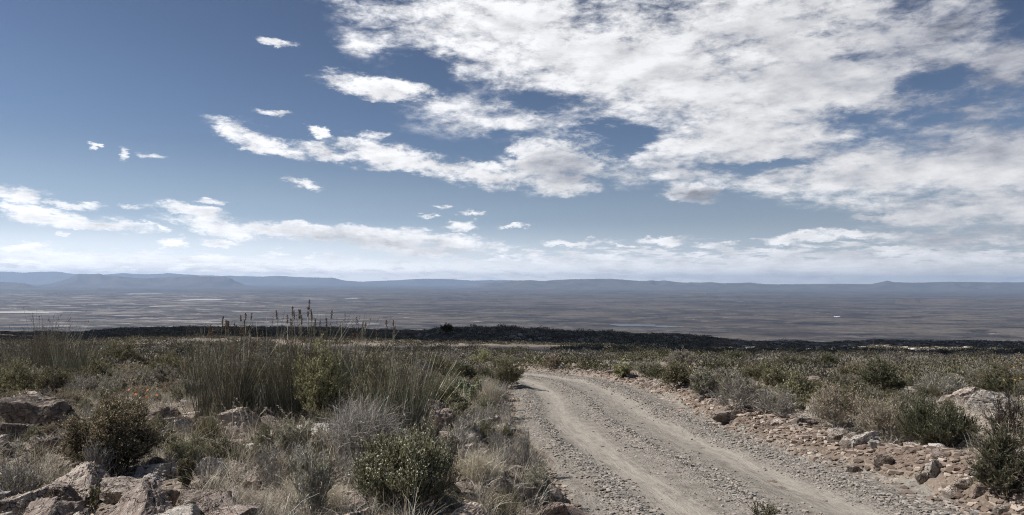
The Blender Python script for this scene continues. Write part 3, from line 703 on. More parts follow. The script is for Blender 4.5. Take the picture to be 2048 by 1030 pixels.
def mk_reeds(H, Rx, Ry, n, seed=0, heads=.35, head=.13, hr=.006, lean=.30, rad=.0034, wind=.05, spikes=False, bases=None):
    global rng
    rng = np.random.default_rng(seed)
    nb = bases or max(6, n//55); a_ = rng.random(nb)*2*math.pi; q = np.sqrt(rng.random(nb))
    BC = np.stack([np.cos(a_)*q*Rx, np.sin(a_)*q*Ry, np.zeros(nb)], 1); bh = rng.uniform(.45, 1.0, nb)*(1-.25*q**2)
    i = rng.integers(0, nb, n); off = rng.normal(size=(n, 3))*np.array([.06, .06, 0])
    B = BC[i]+off; B[:, 2] = -.05
    L = H*bh[i]*rng.uniform(.35, 1.0, n)**.75
    le = off*np.array([2.3, 2.0, 0])+rng.normal(size=(n, 3))*lean*.5+(rng.normal(size=(nb, 3))*np.array([.08, .06, 0]))[i]; le[:, 0] += wind
    E = B+le*L[:, None]; E[:, 2] = L
    P = curve(B, E, 6, np.stack([-le[:, 0]*.22, -le[:, 1]*.22, 0*L], 1)*L[:, None])
    r_ = np.linspace(1, .5, 6)[None]*rad*rng.uniform(.7, 1.25, (n, 1))
    st_ = tubes(P, r_, 3)
    hd = np.where(rng.random(n) < heads*(L > np.quantile(L, .35)))[0]
    D = P[hd, -1]-P[hd, -2]; D /= np.linalg.norm(D, axis=1, keepdims=True); per = 16 if not spikes else 60
    t_ = rng.uniform(-1, .1, (len(hd), per)); C = (P[hd, -1][:, None]+D[:, None]*t_[..., None]*head).reshape(-1, 3)
    C += rng.normal(size=C.shape)*hr*(.8 if spikes else .9); Dd = np.repeat(D, per, 0)*.9+rng.normal(size=C.shape)*.45
    hdm = leaves(C, Dd, .022 if not spikes else .026, .008 if not spikes else .010)
    return [('stems', mesh('stems', *st_[:2], {'tint': st_[2]}), 'reed'), ('seed_heads', mesh('seed_heads', *hdm[:2], {'tint': hdm[2]}), 'seed')]
def put(name, parts, x, y, label, cat_, group=None, rz=0, sc_=(1, 1, 1), dz=0):
    o = bpy.data.objects.new(name, None); COL.objects.link(o); o.empty_display_size = .1
    o.location = (x, y, T1(x, y)+dz); o.rotation_euler = (0, 0, rz); o.scale = sc_
    tag(o, label, cat_, group)
    if len(parts) == 1:                       # one-mesh plant: no empty needed
        bpy.data.objects.remove(o); o = link(name, parts[0][1], M[parts[0][2]]); o.location = (x, y, T1(x, y)+dz); o.rotation_euler = (0, 0, rz); o.scale = sc_
        return tag(o, label, cat_, group)
    for nm, me, mk in parts: link(nm, me, M[mk], o)
    return o
def box(px, py, wpx, hpx):
    x, y, d = hit(px, py); R_ = wpx/F*y*.5; return x, y+R_*.5, R_, hpx/F*y*1.0
# hero shrubs: px centre, base py, width, height (photo pixels)
HERO = [
 (10,798,120,92,'pale','rounded pale green bush cut by the left edge of the frame',dict(n1=26,n2=10,n3=6,nleaf=8,ll=.035,lw=.011,align=.75),None),
 (232,742,92,64,'olive','round olive bush standing alone behind the rocks at left',dict(n1=30,n2=10,n3=6,nleaf=8,ll=.05,lw=.016,align=.7),None),
 (200,956,188,172,'olive','big heath bush covered in tiny tan buds, in the left foreground',dict(n1=64,n2=14,n3=7,nleaf=7,ll=.024,lw=.008,tmax=68,align=.7,lump=.2),('bud',5200,.014,3,2,.1)),
 (325,762,60,52,'pale','yellow-green clump at the left foot of the reeds',dict(n1=22,n2=9,n3=6,nleaf=7,ll=.04,lw=.012,align=.85,up_=.7),None),
 (322,905,62,48,'dark','small dark green bush between the pale rocks and the tussock',dict(n1=18,n2=8,n3=5,nleaf=8,ll=.022,lw=.008),None),
 (275,800,70,52,'tan','low brownish bush behind the orange daisies',dict(n1=20,n2=9,n3=5,nleaf=6,ll=.025,lw=.008),None),
 (215,808,80,52,'sage','soft grey-green bush behind the tan-bud heath bush',dict(n1=20,n2=9,n3=6,nleaf=6,ll=.028,lw=.007),None),
 (805,1046,275,160,'green','large bright bush of upright sprigs with pale tips, front centre',dict(n1=90,n2=12,n3=6,nleaf=8,ll=.022,lw=.008,tmax=56,align=.75,up_=1.1,twig=.003,lump=.5),('whitebud',2600,.012,3,3,.3)),
 (612,1046,130,148,'sage','thin wispy green bush in dry grass left of the bright sprig bush',dict(n1=26,n2=10,n3=5,nleaf=5,ll=.018,lw=.006,tmax=48,up_=.9,align=.8),None),
 (625,866,150,196,'pale','yellow-green bush growing up through the tall reeds',dict(n1=34,n2=11,n3=6,nleaf=7,ll=.04,lw=.011,tmax=60,up_=.6,align=.8),None),
 (735,868,110,166,'olive','tall dark green bush at the right of the tall reeds',dict(n1=34,n2=11,n3=6,nleaf=7,ll=.035,lw=.011,tmax=55,up_=.6,align=.8),None),
 (893,848,98,76,'green','dense green bush in front of the ribbed succulent',dict(n1=34,n2=11,n3=6,nleaf=8,ll=.032,lw=.011,up_=.6,align=.75),None),
 (1005,775,105,62,'olive','olive bush on the bank at the inside of the road bend',dict(n1=34,n2=10,n3=6,nleaf=8,ll=.045,lw=.015,align=.7),None),
 (903,738,44,40,'grey2','small grey bush right of the white angular rock',dict(n1=18,n2=8,n3=5,nleaf=5,ll=.03,lw=.01),None),
 (960,728,60,30,'pale','low pale green bush behind the straw tussock',dict(n1=22,n2=9,n3=5,nleaf=7,ll=.05,lw=.016),None),
 (1072,1000,78,66,'sage','small-leaved grey-green bush spilling onto the left road edge',dict(n1=22,n2=9,n3=5,nleaf=7,ll=.018,lw=.007,align=.6),None),
 (895,930,70,58,'sage','feathery grey-green weed right of the flat tan rock',dict(n1=20,n2=9,n3=5,nleaf=6,ll=.018,lw=.006,up_=.8,tmax=50),None),
 (65,925,48,34,'green','small bright weed growing on bare sand among rocks at left',dict(n1=12,n2=6,n3=4,nleaf=6,ll=.02,lw=.008,up_=.9),None),
 (365,985,66,78,'olive','slender green bush rising between foreground rocks left of centre',dict(n1=20,n2=8,n3=5,nleaf=6,ll=.018,lw=.006,tmax=45,up_=.9),None),
 (180,1036,50,60,'green','thin seedling-like weed in front of the broken brown outcrop',dict(n1=9,n2=6,n3=4,nleaf=6,ll=.016,lw=.006,tmax=30,up_=1.2),None),
 (1247,756,36,30,'pale','round pale green bush on the outer edge of the road bend',dict(n1=20,n2=8,n3=5,nleaf=7,ll=.06,lw=.02),None),
 (1106,738,46,24,'tan','flat brownish bush beyond the far end of the road',dict(n1=20,n2=8,n3=5,nleaf=7,ll=.06,lw=.02),None),
 (1162,740,26,20,'tan','small brown bush beside the upright pink stone',dict(n1=16,n2=7,n3=5,nleaf=7,ll=.05,lw=.02),None),
 (1362,776,76,48,'olive','wide olive bush past the pink-tan rock on the bend',dict(n1=26,n2=10,n3=6,nleaf=7,ll=.05,lw=.017),None),
 (1415,795,62,56,'sage','grey-green bush at the start of the right bank',dict(n1=26,n2=10,n3=6,nleaf=7,ll=.04,lw=.012),None),
 (1482,822,104,70,'grey2','brown-grey wiry bush above the brown rounded rock',dict(n1=30,n2=10,n3=6,nleaf=5,ll=.028,lw=.008,align=.8),None),
 (1560,838,96,66,'grey2','silvery grey bush with fine twigs on the right bank',dict(n1=30,n2=10,n3=6,nleaf=4,ll=.03,lw=.007,align=.9),None),
 (1692,862,116,108,'tan','fuzzy tan bush with seedy tips on the right bank',dict(n1=38,n2=11,n3=6,nleaf=6,ll=.026,lw=.009,align=.8,up_=.5),('bud',900,.016,3,5,.3)),
 (1782,888,120,104,'tan','tall tan-olive bush with bare lower stems on the right bank',dict(n1=40,n2=11,n3=6,nleaf=6,ll=.026,lw=.008,align=.8,up_=.5),('bud',700,.014,3,6,.3)),
 (1908,896,168,92,'dark','broad dark green bush on the right verge, dense and low',dict(n1=52,n2=12,n3=6,nleaf=9,ll=.028,lw=.010,align=.8,up_=.8),None),
 (2040,1005,150,170,'dark','tall dark feathery bush cut by the right edge of the frame',dict(n1=44,n2=12,n3=6,nleaf=7,ll=.026,lw=.008,align=.85,up_=.3),None),
 (1772,792,96,66,'dark','rounded dark green bush behind the tan-olive bush',dict(n1=28,n2=10,n3=6,nleaf=8,ll=.045,lw=.016),None),
 (1895,798,104,52,'sage','soft grey domed bush left of the pinkish boulder',dict(n1=30,n2=10,n3=6,nleaf=6,ll=.03,lw=.008,align=.8),None),
 (2020,785,100,66,'olive','large leafy bush bearing yellow flowers at the right edge',dict(n1=30,n2=10,n3=6,nleaf=8,ll=.04,lw=.014),None),
 (1533,1042,72,34,'green','little weed growing in the road centre at the lower edge',dict(n1=16,n2=6,n3=4,nleaf=6,ll=.014,lw=.005,up_=.9),None),
 (893,668,34,17,'dark','lone spiky dark bush standing on the skyline',dict(n1=26,n2=6,n3=4,nleaf=5,ll=.25,lw=.06,up_=1.0,align=.9,tmax=60,mains=.03,twig=.015),None),
]
M['grey2'] = leaf_mat('grey_leaf', (.13,.115,.095), (.21,.19,.155), (.30,.275,.23))
for k, (px, py, wp, hp, lm, lab, kw, tips) in enumerate(HERO):
    x, y, R_, H_ = box(px, py, wp, hp)
    put('shrub', mk_shrub(H_*1.08, R_*1.05, lm, 'grey' if lm in ('tan', 'grey2', 'sage') else 'bark', tips, seed=500+k, **kw), x, y, lab, 'bush', rz=0)
# leafless shrubs
DRY = [
 (178,972,108,82,'bundle of bare grey upright twigs below the tan-bud heath bush',dict(n1=70,n2=6,n3=2,tmax=40,up_=1.0,mains=.0035,twig=.0022,base=.35)),
 (92,806,66,74,'dark leafless bush with thick forked branches at left',dict(n1=16,n2=9,n3=4,tmax=65,mains=.013,twig=.005)),
 (1050,928,50,80,'leafless brown twig bush standing at the left road edge',dict(n1=34,n2=6,n3=3,tmax=38,up_=.9,mains=.004,twig=.0022,base=.2)),
 (2030,868,90,96,'tangle of bare grey branches above the dark bush at the right edge',dict(n1=30,n2=9,n3=5,tmax=70,mains=.008,twig=.004)),
 (150,790,80,44,'low grey twiggy bush behind the leafless forked bush',dict(n1=40,n2=8,n3=5,tmax=75,mains=.004,twig=.0025)),
 (560,850,70,90,'pale dead twigs standing in front of the reeds',dict(n1=30,n2=6,n3=3,tmax=50,mains=.004,twig=.0025)),
]
for k, (px, py, wp, hp, lab, kw) in enumerate(DRY):
    x, y, R_, H_ = box(px, py, wp, hp)
    st_, fo, _ = shrub_parts(H_, R_, nleaf=0, seed=700+k, **kw)
    me = mesh('dry_shrub', *st_[:2], {'tint': st_[2]}); o = link('dry_shrub', me, M['bark' if k in (1, 3) else 'grey']); o.location = (x, y, T1(x, y)); tag(o, lab, 'dead bush')
# grass tussocks
TUS = [
 (404,892,92,92,'grassgreen','spiky green-grey grass tussock left of the large tan boulder',dict(n=600,arch=.5,wid=.007,base=.12)),
 (712,922,190,142,'grey','big silvery grey tangled tussock in front of the reeds',dict(n=2600,arch=1.1,wid=.006,base=.3,m=6)),
 (975,822,82,82,'straw','dry straw-coloured tussock beside the ribbed succulent',dict(n=900,arch=.9,wid=.006,base=.2)),
 (1000,1040,110,82,'grassgreen','green and straw grass clump low on the road bank',dict(n=700,arch=.6,wid=.005,base=.25)),
 (600,1040,170,90,'straw','wide patch-like tussock of bleached grass in the centre foreground',dict(n=1300,arch=1.1,wid=.005,base=.4)),
 (470,1035,120,70,'straw','bleached grass tussock right of the foreground rock pile',dict(n=800,arch=1.1,wid=.005,base=.4)),
 (950,960,110,70,'straw','bleached grass tussock arching over the road bank stones',dict(n=900,arch=1.2,wid=.005,base=.35)),
 (330,905,70,50,'straw','short pale tussock between the heath bush and the green tussock',dict(n=500,arch=1.1,wid=.005,base=.35)),
 (1010,858,46,44,'grey','small grey tussock on the bank above the twig bush',dict(n=500,arch=1.0,wid=.006,base=.25)),
 (1000,800,60,44,'grey','grey tussock overhanging the road on the inside of the bend',dict(n=600,arch=1.0,wid=.007,base=.25)),
 (1650,840,60,60,'grey','pale grey grass tussock left of the fuzzy tan bush',dict(n=600,arch=1.0,wid=.007,base=.25)),
 (20,960,70,40,'grassgreen','dark green grass tuft at the left edge below the rocks',dict(n=400,arch=.8,wid=.005,base=.3)),
]
for k, (px, py, wp, hp, mk, lab, kw) in enumerate(TUS):
    x, y, R_, H_ = box(px, py, wp, hp)
    put('grass_tussock', mk_grass(H_, R_, mk, seed=800+k, **kw), x, y, lab, 'grass tussock')
# reeds
RD = [
 (450,850,120,180,900,'tall brown reeds forming the left wing of the big reed bed',{}),
 (560,848,130,200,1100,'tallest dense dark reeds in the middle of the reed bed',{}),
 (660,842,130,196,900,'dark reeds behind the silvery grey tussock',{}),
 (780,880,130,190,900,'reeds forming the right wing of the reed bed beside the brown boulder',{}),
 (400,800,90,130,500,'shorter reeds behind the large tan boulder',{}),
 (40,768,120,120,1200,'thin reeds standing at the far left edge against the plain',{}),
 (125,770,90,118,900,'sparse reeds left of the round olive bush',{}),
]
for k, (px, py, wp, hp, n, lab, kw) in enumerate(RD):
    x, y, R_, H_ = box(px, py, wp, hp)
    put('reeds', mk_reeds(H_*(1.22 if k in (1, 2) else 1.34), R_*1.05, R_*.6, int(n*.78), seed=900+k, **kw), x, y-R_*.2, lab, 'reeds')
SPK = [(612,800,55,196,7,'group of tall seed spikes rising highest above the reed bed'),(575,790,40,176,5,'seed spikes just left of the highest ones'),
       (650,790,30,178,4,'pair-like slender seed spikes right of the highest ones'),(705,800,60,162,7,'seed spikes above the right part of the reed bed'),
       (765,800,40,160,5,'last seed spikes at the right end of the row'),(480,810,80,182,12,'many short seed spikes above the left part of the reed bed'),(425,800,60,168,9,'small seed spikes at the left end of the row')]
def stalk_plant(name, x, y, S, E, mid, head, hr, per, srad, ms, mh, lab, cat_, part='seed_head', fan_=.45, lw=.010, ll=.026, base=-1.0):
    o = bpy.data.objects.new(name, None); COL.objects.link(o); o.location = (x, y, T1(x, y)); tag(o, lab, cat_)
    P = curve(S, E, 6, mid)
    for i in range(len(S)):
        st_ = tubes(P[i:i+1], np.full((1, 6), srad), 4); so = link('stem', mesh('stem', *st_[:2], {'tint': st_[2]}), M[ms], o)
        D = P[i, -1]-P[i, -2]; D /= np.linalg.norm(D); u_ = rng.uniform(base, .1, per)
        C = P[i, -1]+D*u_[:, None]*head+rng.normal(size=(per, 3))*hr*np.sqrt(np.clip(1-(u_[:, None]+.45)**2*2.4, .15, 1))
        hd = leaves(C, D*.9+rng.normal(size=(per, 3))*fan_, ll, lw); link(part, mesh(part, *hd[:2], {'tint': hd[2]}), M[mh], so)
    return o
for k, (px, py, wp, hp, n, lab) in enumerate(SPK):
    x, y, R_, H_ = box(px, py, wp, hp); rng = np.random.default_rng(950+k); H_ *= 1.02
    S = np.stack([rng.uniform(-1, 1, n)*R_*.7, rng.normal(size=n)*.1, np.full(n, -.05)], 1)
    E = S+np.stack([rng.normal(size=n)*.09-.02, rng.normal(size=n)*.05, H_*(1-.22*rng.random(n)**1.3)], 1)
    big = k in (0, 1, 2)
    stalk_plant('seed_spikes', x, y, S, E, rng.normal(size=(n, 3))*.02, .17 if big else .11, .008 if big else .006, 110 if big else 70, .0042 if big else .0032, 'reed', 'seed', lab, 'reeds')
# feathery bleached grass heads arching in front of the reeds
for k, (px, py, n, H_, lab) in enumerate([(600,930,12,.55,'bleached feathery grass heads leaning left of the silvery tussock'),(570,880,9,.5,'pale ribbed grass heads against the dark reeds'),(500,880,7,.6,'dry grass stalks above the large tan boulder')]):
    x, y, d = hit(px, py); rng = np.random.default_rng(970+k)
    S = rng.normal(size=(n, 3))*np.array([.18, .1, 0]); ph = rng.uniform(-1, .6, n)
    E = S+np.stack([ph*H_*.7-.1, rng.normal(size=n)*.15, H_*rng.uniform(.6, 1, n)], 1)
    stalk_plant('feather_grass', x, y, S, E, np.stack([-ph*.15, 0*ph, .12*H_+0*ph], 1), .15, .004, 40, .0015, 'straw', 'straw', lab, 'grass', 'plume', .5, .006, .022)

# ribbed succulent
x, y, R_, H_ = box(945, 803, 84, 40)
o = bpy.data.objects.new('columnar_succulent', None); COL.objects.link(o); o.location = (x, y, T1(x, y)); tag(o, 'clump of ribbed succulent columns with rows of pale knobs beside the straw tussock', 'succulent')
rng = np.random.default_rng(33); ncol = 22
for i in range(ncol):
    a_ = rng.random()*6.28; q = math.sqrt(rng.random()); bx, by = math.cos(a_)*q*R_*.9, math.sin(a_)*q*R_*.5
    h_ = H_*rng.uniform(.5, 1.0); k_, m_ = 24, 12; th = np.arange(k_)*2*math.pi/k_; zz = np.linspace(-.04, h_, m_)
    pr = np.where(np.arange(m_) == m_-1, .15, np.where(np.arange(m_) == m_-2, .75, 1))*.030
    rr_ = pr[:, None]*(1+.22*np.cos(th*8))[None]
    V = np.stack([bx+rr_*np.cos(th), by+rr_*np.sin(th), np.repeat(zz[:, None], k_, 1)+0*rr_], -1); idx = np.arange(m_*k_).reshape(m_, k_)
    Fc = np.stack([idx[:-1], np.roll(idx[:-1], -1, 1), np.roll(idx[1:], -1, 1), idx[1:]], -1).reshape(-1, 4)
    me = mesh('column', V, Fc, {'tint': np.full(m_*k_, rng.random())}, True); c_ = link('column', me, M['cactus'], o)
    zs = np.arange(.02, h_-.02, .034); tb = np.repeat(np.arange(8)*math.pi/4, len(zs)); zs2 = np.tile(zs, 8)
    C = np.stack([bx+np.cos(tb)*.036, by+np.sin(tb)*.036, zs2], 1); Vo, Fo = ICO[1]
    V2 = (C[:, None]+Vo[None]*np.array([.0055, .0055, .007])).reshape(-1, 3); F2 = (Fo[None]+np.arange(len(C))[:, None, None]*len(Vo)).reshape(-1, 3)
    link('knobs', mesh('knobs', V2, F2, {'tint': rng.random(len(V2))}), M['spine'], c_)

# flowers
def flower_head(mat, r, n=14):
    an = np.arange(n)*2*math.pi/n; D = np.stack([np.cos(an), np.sin(an), .35+0*an], 1)
    return mesh('flower_head', *leaves(np.zeros((n, 3)), D, r, r*.55)[:2], {'tint': np.random.rand(n*4)})
def daisy(px, py, hm, mat, r, lab, group, name, cat_):
    x, y, d = hit(px, py); o = bpy.data.objects.new(name, None); COL.objects.link(o); o.location = (x, y, T1(x, y)); tag(o, lab, cat_, group)
    global rng
    rng = np.random.default_rng(int(px))
    e = np.array([[rng.normal()*.03, rng.normal()*.03, hm]]); st_ = tubes(curve(np.array([[0, 0, -.03]]), e, 4, np.array([[.01, 0, 0]])), np.full((1, 4), .002), 4)
    link('stem', mesh('stem', *st_[:2], {'tint': st_[2]}), M['green'], o)
    h_ = link('flower_head', flower_head(mat, r), M[mat], o); h_.location = e[0]; h_.rotation_euler = (R(50+rng.normal()*15), 0, R(rng.normal()*30))
    lv = leaves(np.array([[0, 0, .02*i] for i in range(8)]), rng.normal(size=(8, 3))*.5+np.array([0, 0, .5]), .05, .012)
    link('leaves', mesh('leaves', *lv[:2], {'tint': lv[2]}), M['green'], o)
for (px, py) in [(276,806),(294,812),(254,815),(266,820),(308,826),(274,822),(246,808),(288,828)]:
    daisy(px, py, .26+.05*random.random(), 'orange', .028, 'orange daisy flowering in the gap left of the reeds, above the heath bush', 'orange daisies in bloom', 'orange_daisy', 'flower')
for (px, py, hh) in [(2040,800,.98),(2043,812,1.02),(2030,806,.85),(2022,812,.62),(2012,815,.60),(2033,818,.66),(2044,822,.7)]:
    daisy(px, py, hh, 'yellow', .026, 'yellow flower on a long stem at the far right edge', 'yellow flowers at the right edge', 'yellow_flower', 'flower')

# ------------------------------------------------------------------ repeats: shrubs on the slope, each a thing with branches and foliage
def copy_thing(root):
    c = root.copy(); COL.objects.link(c)
    for ch in list(root.children):
        d = ch.copy(); COL.objects.link(d); d.parent = c
    return c
KINDS = {
 'olive': ('low olive green bush on the slope beyond the road and the rocks', 'olive bushes on the slope'),
 'dark': ('low dark green bush on the slope beyond the road and the rocks', 'dark green bushes on the slope'),
 'sage': ('low grey-green bush on the slope beyond the road and the rocks', 'grey-green bushes on the slope'),
 'tan': ('low brownish bush on the slope beyond the road and the rocks', 'brown bushes on the slope'),
 'grey2': ('low wiry grey bush on the slope beyond the road and the rocks', 'grey bushes on the slope'),
}
PROTO = {}
for i, k in enumerate(KINDS):
    PROTO[k] = []
    for v in range(2):
        o = put('shrub', mk_shrub(.72, .62, k, 'grey' if k in ('tan', 'grey2', 'sage') else 'bark', None, seed=1200+i*10+v, n1=26, n2=9, n3=5, nleaf=8, ll=.05, lw=.018, align=.72, up_=.5), 0, 0, KINDS[k][0], 'bush', KINDS[k][1])
        PROTO[k].append([o, False])
hero_pts = [(o.location.x, o.location.y, .55 if o.name.startswith(('shrub', 'grass', 'reed')) else .3) for o in COL.objects if o.parent is None and o.get('label') and o.location.y > 1]
placed = [(a, b, r) for a, b, r in hero_pts]
ROCKS = [(o.location.x, o.location.y, o.scale[0], o.scale[1]) for o in COL.objects if o.parent is None and o.get('category') == 'rock']
for a, b, wx, wy in ROCKS:
    for q in (-.7, 0, .7): placed += [(a+wx*q, b-wy*.8, .12), (a+wx*q, b-wy-.25, .10)]
    if a > .55*b and b > 12:
        for e_ in (.6, 1.2, 1.8, 2.4): placed += [((a+wx*q)*(1-e_/b), b-e_, .3) for q in (-.7, 0, .7)]
rs = np.random.default_rng(77)
def try_place(x, y, r, tight=.75):
    for a, b, c in placed:
        if (a-x)**2+(b-y)**2 < ((r+c)*tight)**2: return False
    placed.append((x, y, r)); return True
count = {k: 0 for k in KINDS}; total = 0
extra = []
for y0, y1, nt in ((9.5, 22, 1100), (22, 38, 2200), (38, 64, 4200)):
    got = 0
    for _ in range(nt):
        y = rs.uniform(y0, y1); x = rs.uniform(-.80, .80)*y
        s_ = float(sdist(np.array([x]), np.array([y]))[0]); hw = float(HW(y))
        if abs(s_) < hw+.55: continue
        if y < 30 and s_ > 0 and s_ < hw+(1.9 if y < 20 else .9): continue
        if x < 0 and y < 15: continue
        if y < 14.5 and x > 0 and x < 8.6: continue
        n_ = float(fbm2(np.array([x/5.]), np.array([y/5.]), 2, 60)[0])+rs.normal()*.2
        k = 'dark' if n_ > .28 else 'olive' if n_ > .02 else 'sage' if n_ > -.15 else 'grey2' if n_ > -.3 else 'tan'
        if y > 34 and k in ('tan', 'grey2') and rs.random() < .6: k = 'olive'
        if x > 3 and y > 24 and rs.random() < .35: k = 'dark'
        sc_ = rs.uniform(.38, .88) if rs.random() < .88 else rs.uniform(.9, 1.2)
        if y > 26 and x < -3: sc_ *= .75
        if count[k] >= 290 or not try_place(x, y, .6*sc_): continue
        if total >= 255: extra.append((x, y, sc_)); continue
        pr = PROTO[k][rs.integers(0, 2)]
        o = pr[0] if not pr[1] else copy_thing(pr[0]); pr[1] = True
        o.location = (x, y, T1(x, y)-.03); o.rotation_euler = (0, 0, rs.uniform(0, 6.28)); o.scale = (sc_, sc_, sc_*rs.uniform(.75, 1.1)); count[k] += 1; total += 1
print('slope bushes', count, total)

SM = {}
SMK = {'sage': 'small feathery grey-green bush growing among the foreground rocks and grass', 'olive': 'small olive bush growing among the foreground rocks and grass', 'grey': 'small leafless grey bush growing among the foreground rocks and grass',
       'green': 'small bright green bush growing among the foreground rocks and grass', 'tan': 'small tan seedy bush growing among the foreground rocks and grass'}
for i, k in enumerate(SMK):
    SM[k] = []
    for v in range(2):
        pp = mk_shrub(.36, .26, k, 'grey', None, seed=1500+i*10+v, n1=24, n2=8, n3=5, nleaf=0 if k == 'grey' else 7, ll=.02, lw=.007, align=.75, up_=.8, tmax=58, lump=.5, mains=.004, twig=.0024)
        SM[k].append([put('small_shrub', pp, 0, 0, SMK[k], 'bush', SMK[k].replace('small', 'small', 1).split(' growing')[0].replace('bush', 'bushes')+' in the foreground'), False])
ns = 0
for _ in range(2600):
    if ns >= 165: break
    side = rs.random() < .78
    y = rs.uniform(6.2, 15) if side else rs.uniform(8.5, 17); x = rs.uniform(-.82*y, .2) if side else rs.uniform(5.0, .8*y+.5)
    s_ = float(sdist(np.array([x]), np.array([y]))[0]); hw = float(HW(y))
    if abs(s_) < hw+.15 or (s_ > 0 and s_ < hw+2.3): continue
    sc_ = rs.uniform(.5, 1.25)
    if not try_place(x, y, .16*sc_, .8): continue
    n_ = float(fbm2(np.array([x/1.5]), np.array([y/1.5]), 2, 90)[0])+rs.normal()*.25
    k = 'grey' if n_ > .14 else 'sage' if n_ > .05 else 'olive' if n_ > -.15 else 'tan' if n_ > -.32 else 'green'
    pr = SM[k][rs.integers(0, 2)]; o = pr[0] if not pr[1] else copy_thing(pr[0]); pr[1] = True
    o.location = (x, y, T1(x, y)-.01); o.rotation_euler = (0, 0, rs.uniform(0, 6.28)); o.scale = (sc_, sc_, sc_*rs.uniform(.8, 1.3)); ns += 1
nr_ = 0
for _ in range(3000):
    if nr_ >= 170: break
    y = 4.7+7.5*rs.random()**1.3; x = rs.uniform(-.80*y, -.1)
    if float(sdist(np.array([x]), np.array([y]))[0]) > -2.5: continue
    if fbm2(np.array([x/1.8]), np.array([y/1.8]), 2, 95)[0] < -.12: continue
    q = .07+.25*rs.random()**1.8
    if not try_place(x, y, q*.9, .6): continue
    o = link('rock', rock_copy(ROCK[rs.integers(0, 12)], ['r_tan', 'r_white', 'r_tan', 'r_brown', 'r_white'][rs.integers(0, 5)]))
    o.scale = (q*rs.uniform(.9, 1.3), q*rs.uniform(.7, 1), q*rs.uniform(.6, 1.0)); o.rotation_euler = (rs.normal()*.35, rs.normal()*.35, rs.uniform(0, 6.28)); o.location = (x, y, T1(x, y)+q*.12)
    tag(o, 'angular fist to head sized sandstone rock lying loose in the left foreground', 'rock', 'loose rocks in the left foreground'); nr_ += 1
# covers that read as one mass: every piece is collected, then linked as one object
COVER = {}
def flush(name):
    parts = COVER[name]; V, Fc, A = cat([p[:3] for p in parts]); me = mesh(name, V, Fc, {'tint': A})
    keys = []; mi = []
    for p in parts:
        if p[3] not in keys: keys.append(p[3]); me.materials.append(M[p[3]])
        mi.append(np.full(len(p[1]), keys.index(p[3]), np.int32))
    me.polygons.foreach_set('material_index', np.concatenate(mi)); tag(link(name, me), kind='stuff')
# far scrub that reads as one cover
def scrub(name, n, xfun, quads, qs, R0, H0, mk, seed, acc=None):
    r0 = np.random.default_rng(seed); x, y = xfun(r0, n)
    if y.max() > 58: q_ = (fbm2(x/7, y/11, 3, 66)+.22*r0.random(n) > -.12); x, y = x[q_], y[q_]
    sg = sdist(x, y); s_ = np.abs(sg); ok = s_ > HW(y)+.5
    ok &= ~((y > 55) & (sg > 0) & (sg < 9) & (np.abs(x) < 24))      # low ground below the third leg of the road stays open
    x, y = x[ok], y[ok]; n = len(x); sz = r0.uniform(.55, 1.35, n); z = T(x, y, road=False)
    D = r0.normal(size=(n, quads, 3)); D /= np.linalg.norm(D, axis=2, keepdims=True); D[..., 2] = np.abs(D[..., 2])
    C = np.stack([x, y, z-.05], 1)[:, None]+D*(np.array([R0, R0, H0])*sz[:, None, None])*r0.uniform(.55, 1.0, (n, quads, 1))
    ti = np.clip(np.repeat(r0.random(n), quads)*.65+r0.random(n*quads)*.35, 0, 1)
    lv = leaves(C.reshape(-1, 3)-0*D.reshape(-1, 3), D.reshape(-1, 3)*.6+r0.normal(size=(n*quads, 3))*.5+np.array([0, 0, .3]), qs*np.repeat(sz, quads), qs*.55*np.repeat(sz, quads), ti)
    COVER.setdefault('scrub', []).append((lv[0], lv[1], lv[2], mk))
M['midscrub'] = leaf_mat('mid_scrub_leaf', (.040,.036,.026), (.082,.072,.05), (.16,.14,.10), .15)
M['midgrey'] = leaf_mat('mid_grey_leaf', (.06,.054,.044), (.11,.10,.082), (.20,.18,.15), .15)
M['midolive'] = leaf_mat('mid_olive_leaf', (.048,.046,.027), (.095,.088,.052), (.18,.165,.10), .15)
M['farscrub'] = leaf_mat('far_scrub_leaf', (.06,.054,.038), (.125,.11,.08), (.24,.21,.15), .15)
M['hillscrub'] = leaf_mat('hill_scrub_leaf', (.10,.084,.066), (.19,.16,.125), (.29,.245,.19), .1)
def fan(y0, y1, p=1.0, px0=-.80, px1=.80):
    def f_(r0, n):
        y = y0+(y1-y0)*r0.random(n)**p; return r0.uniform(px0, px1, n)*y, y
    return f_
rng = np.random.default_rng(5)
ex = np.array(extra); print('extra', len(ex)); ex = ex[np.argsort(fbm2(ex[:, 0]/4, ex[:, 1]/4, 2, 70)+.35*rs.random(len(ex)))]
for q, mk_ in enumerate(('midolive', 'midgrey', 'midscrub', 'midgrey')):
    e_ = ex[q*len(ex)//4:(q+1)*len(ex)//4]; scrub('scrub', len(e_), lambda r0, n: (e_[:, 0], e_[:, 1]), 260, .085, .55, .45, mk_, 65+q)
scrub('scrub', 5200, fan(60, 125), 50, .12, .45, .33, 'midscrub', 61)
scrub('scrub', 1800, fan(60, 125), 50, .12, .45, .3, 'midgrey', 68)
scrub('scrub', 1800, fan(60, 125), 50, .12, .5, .4, 'midolive', 67)
scrub('scrub', 14000, fan(110, 260), 18, .22, .6, .38, 'midscrub', 62)
scrub('scrub', 20000, fan(120, 345, .8, -.68, .32), 14, .28, .6, .32, 'hillscrub', 63)
scrub('scrub', 400, fan(120, 330, .8, -.68, .4), 60, .3, 1.1, .9, 'hillscrub', 163)
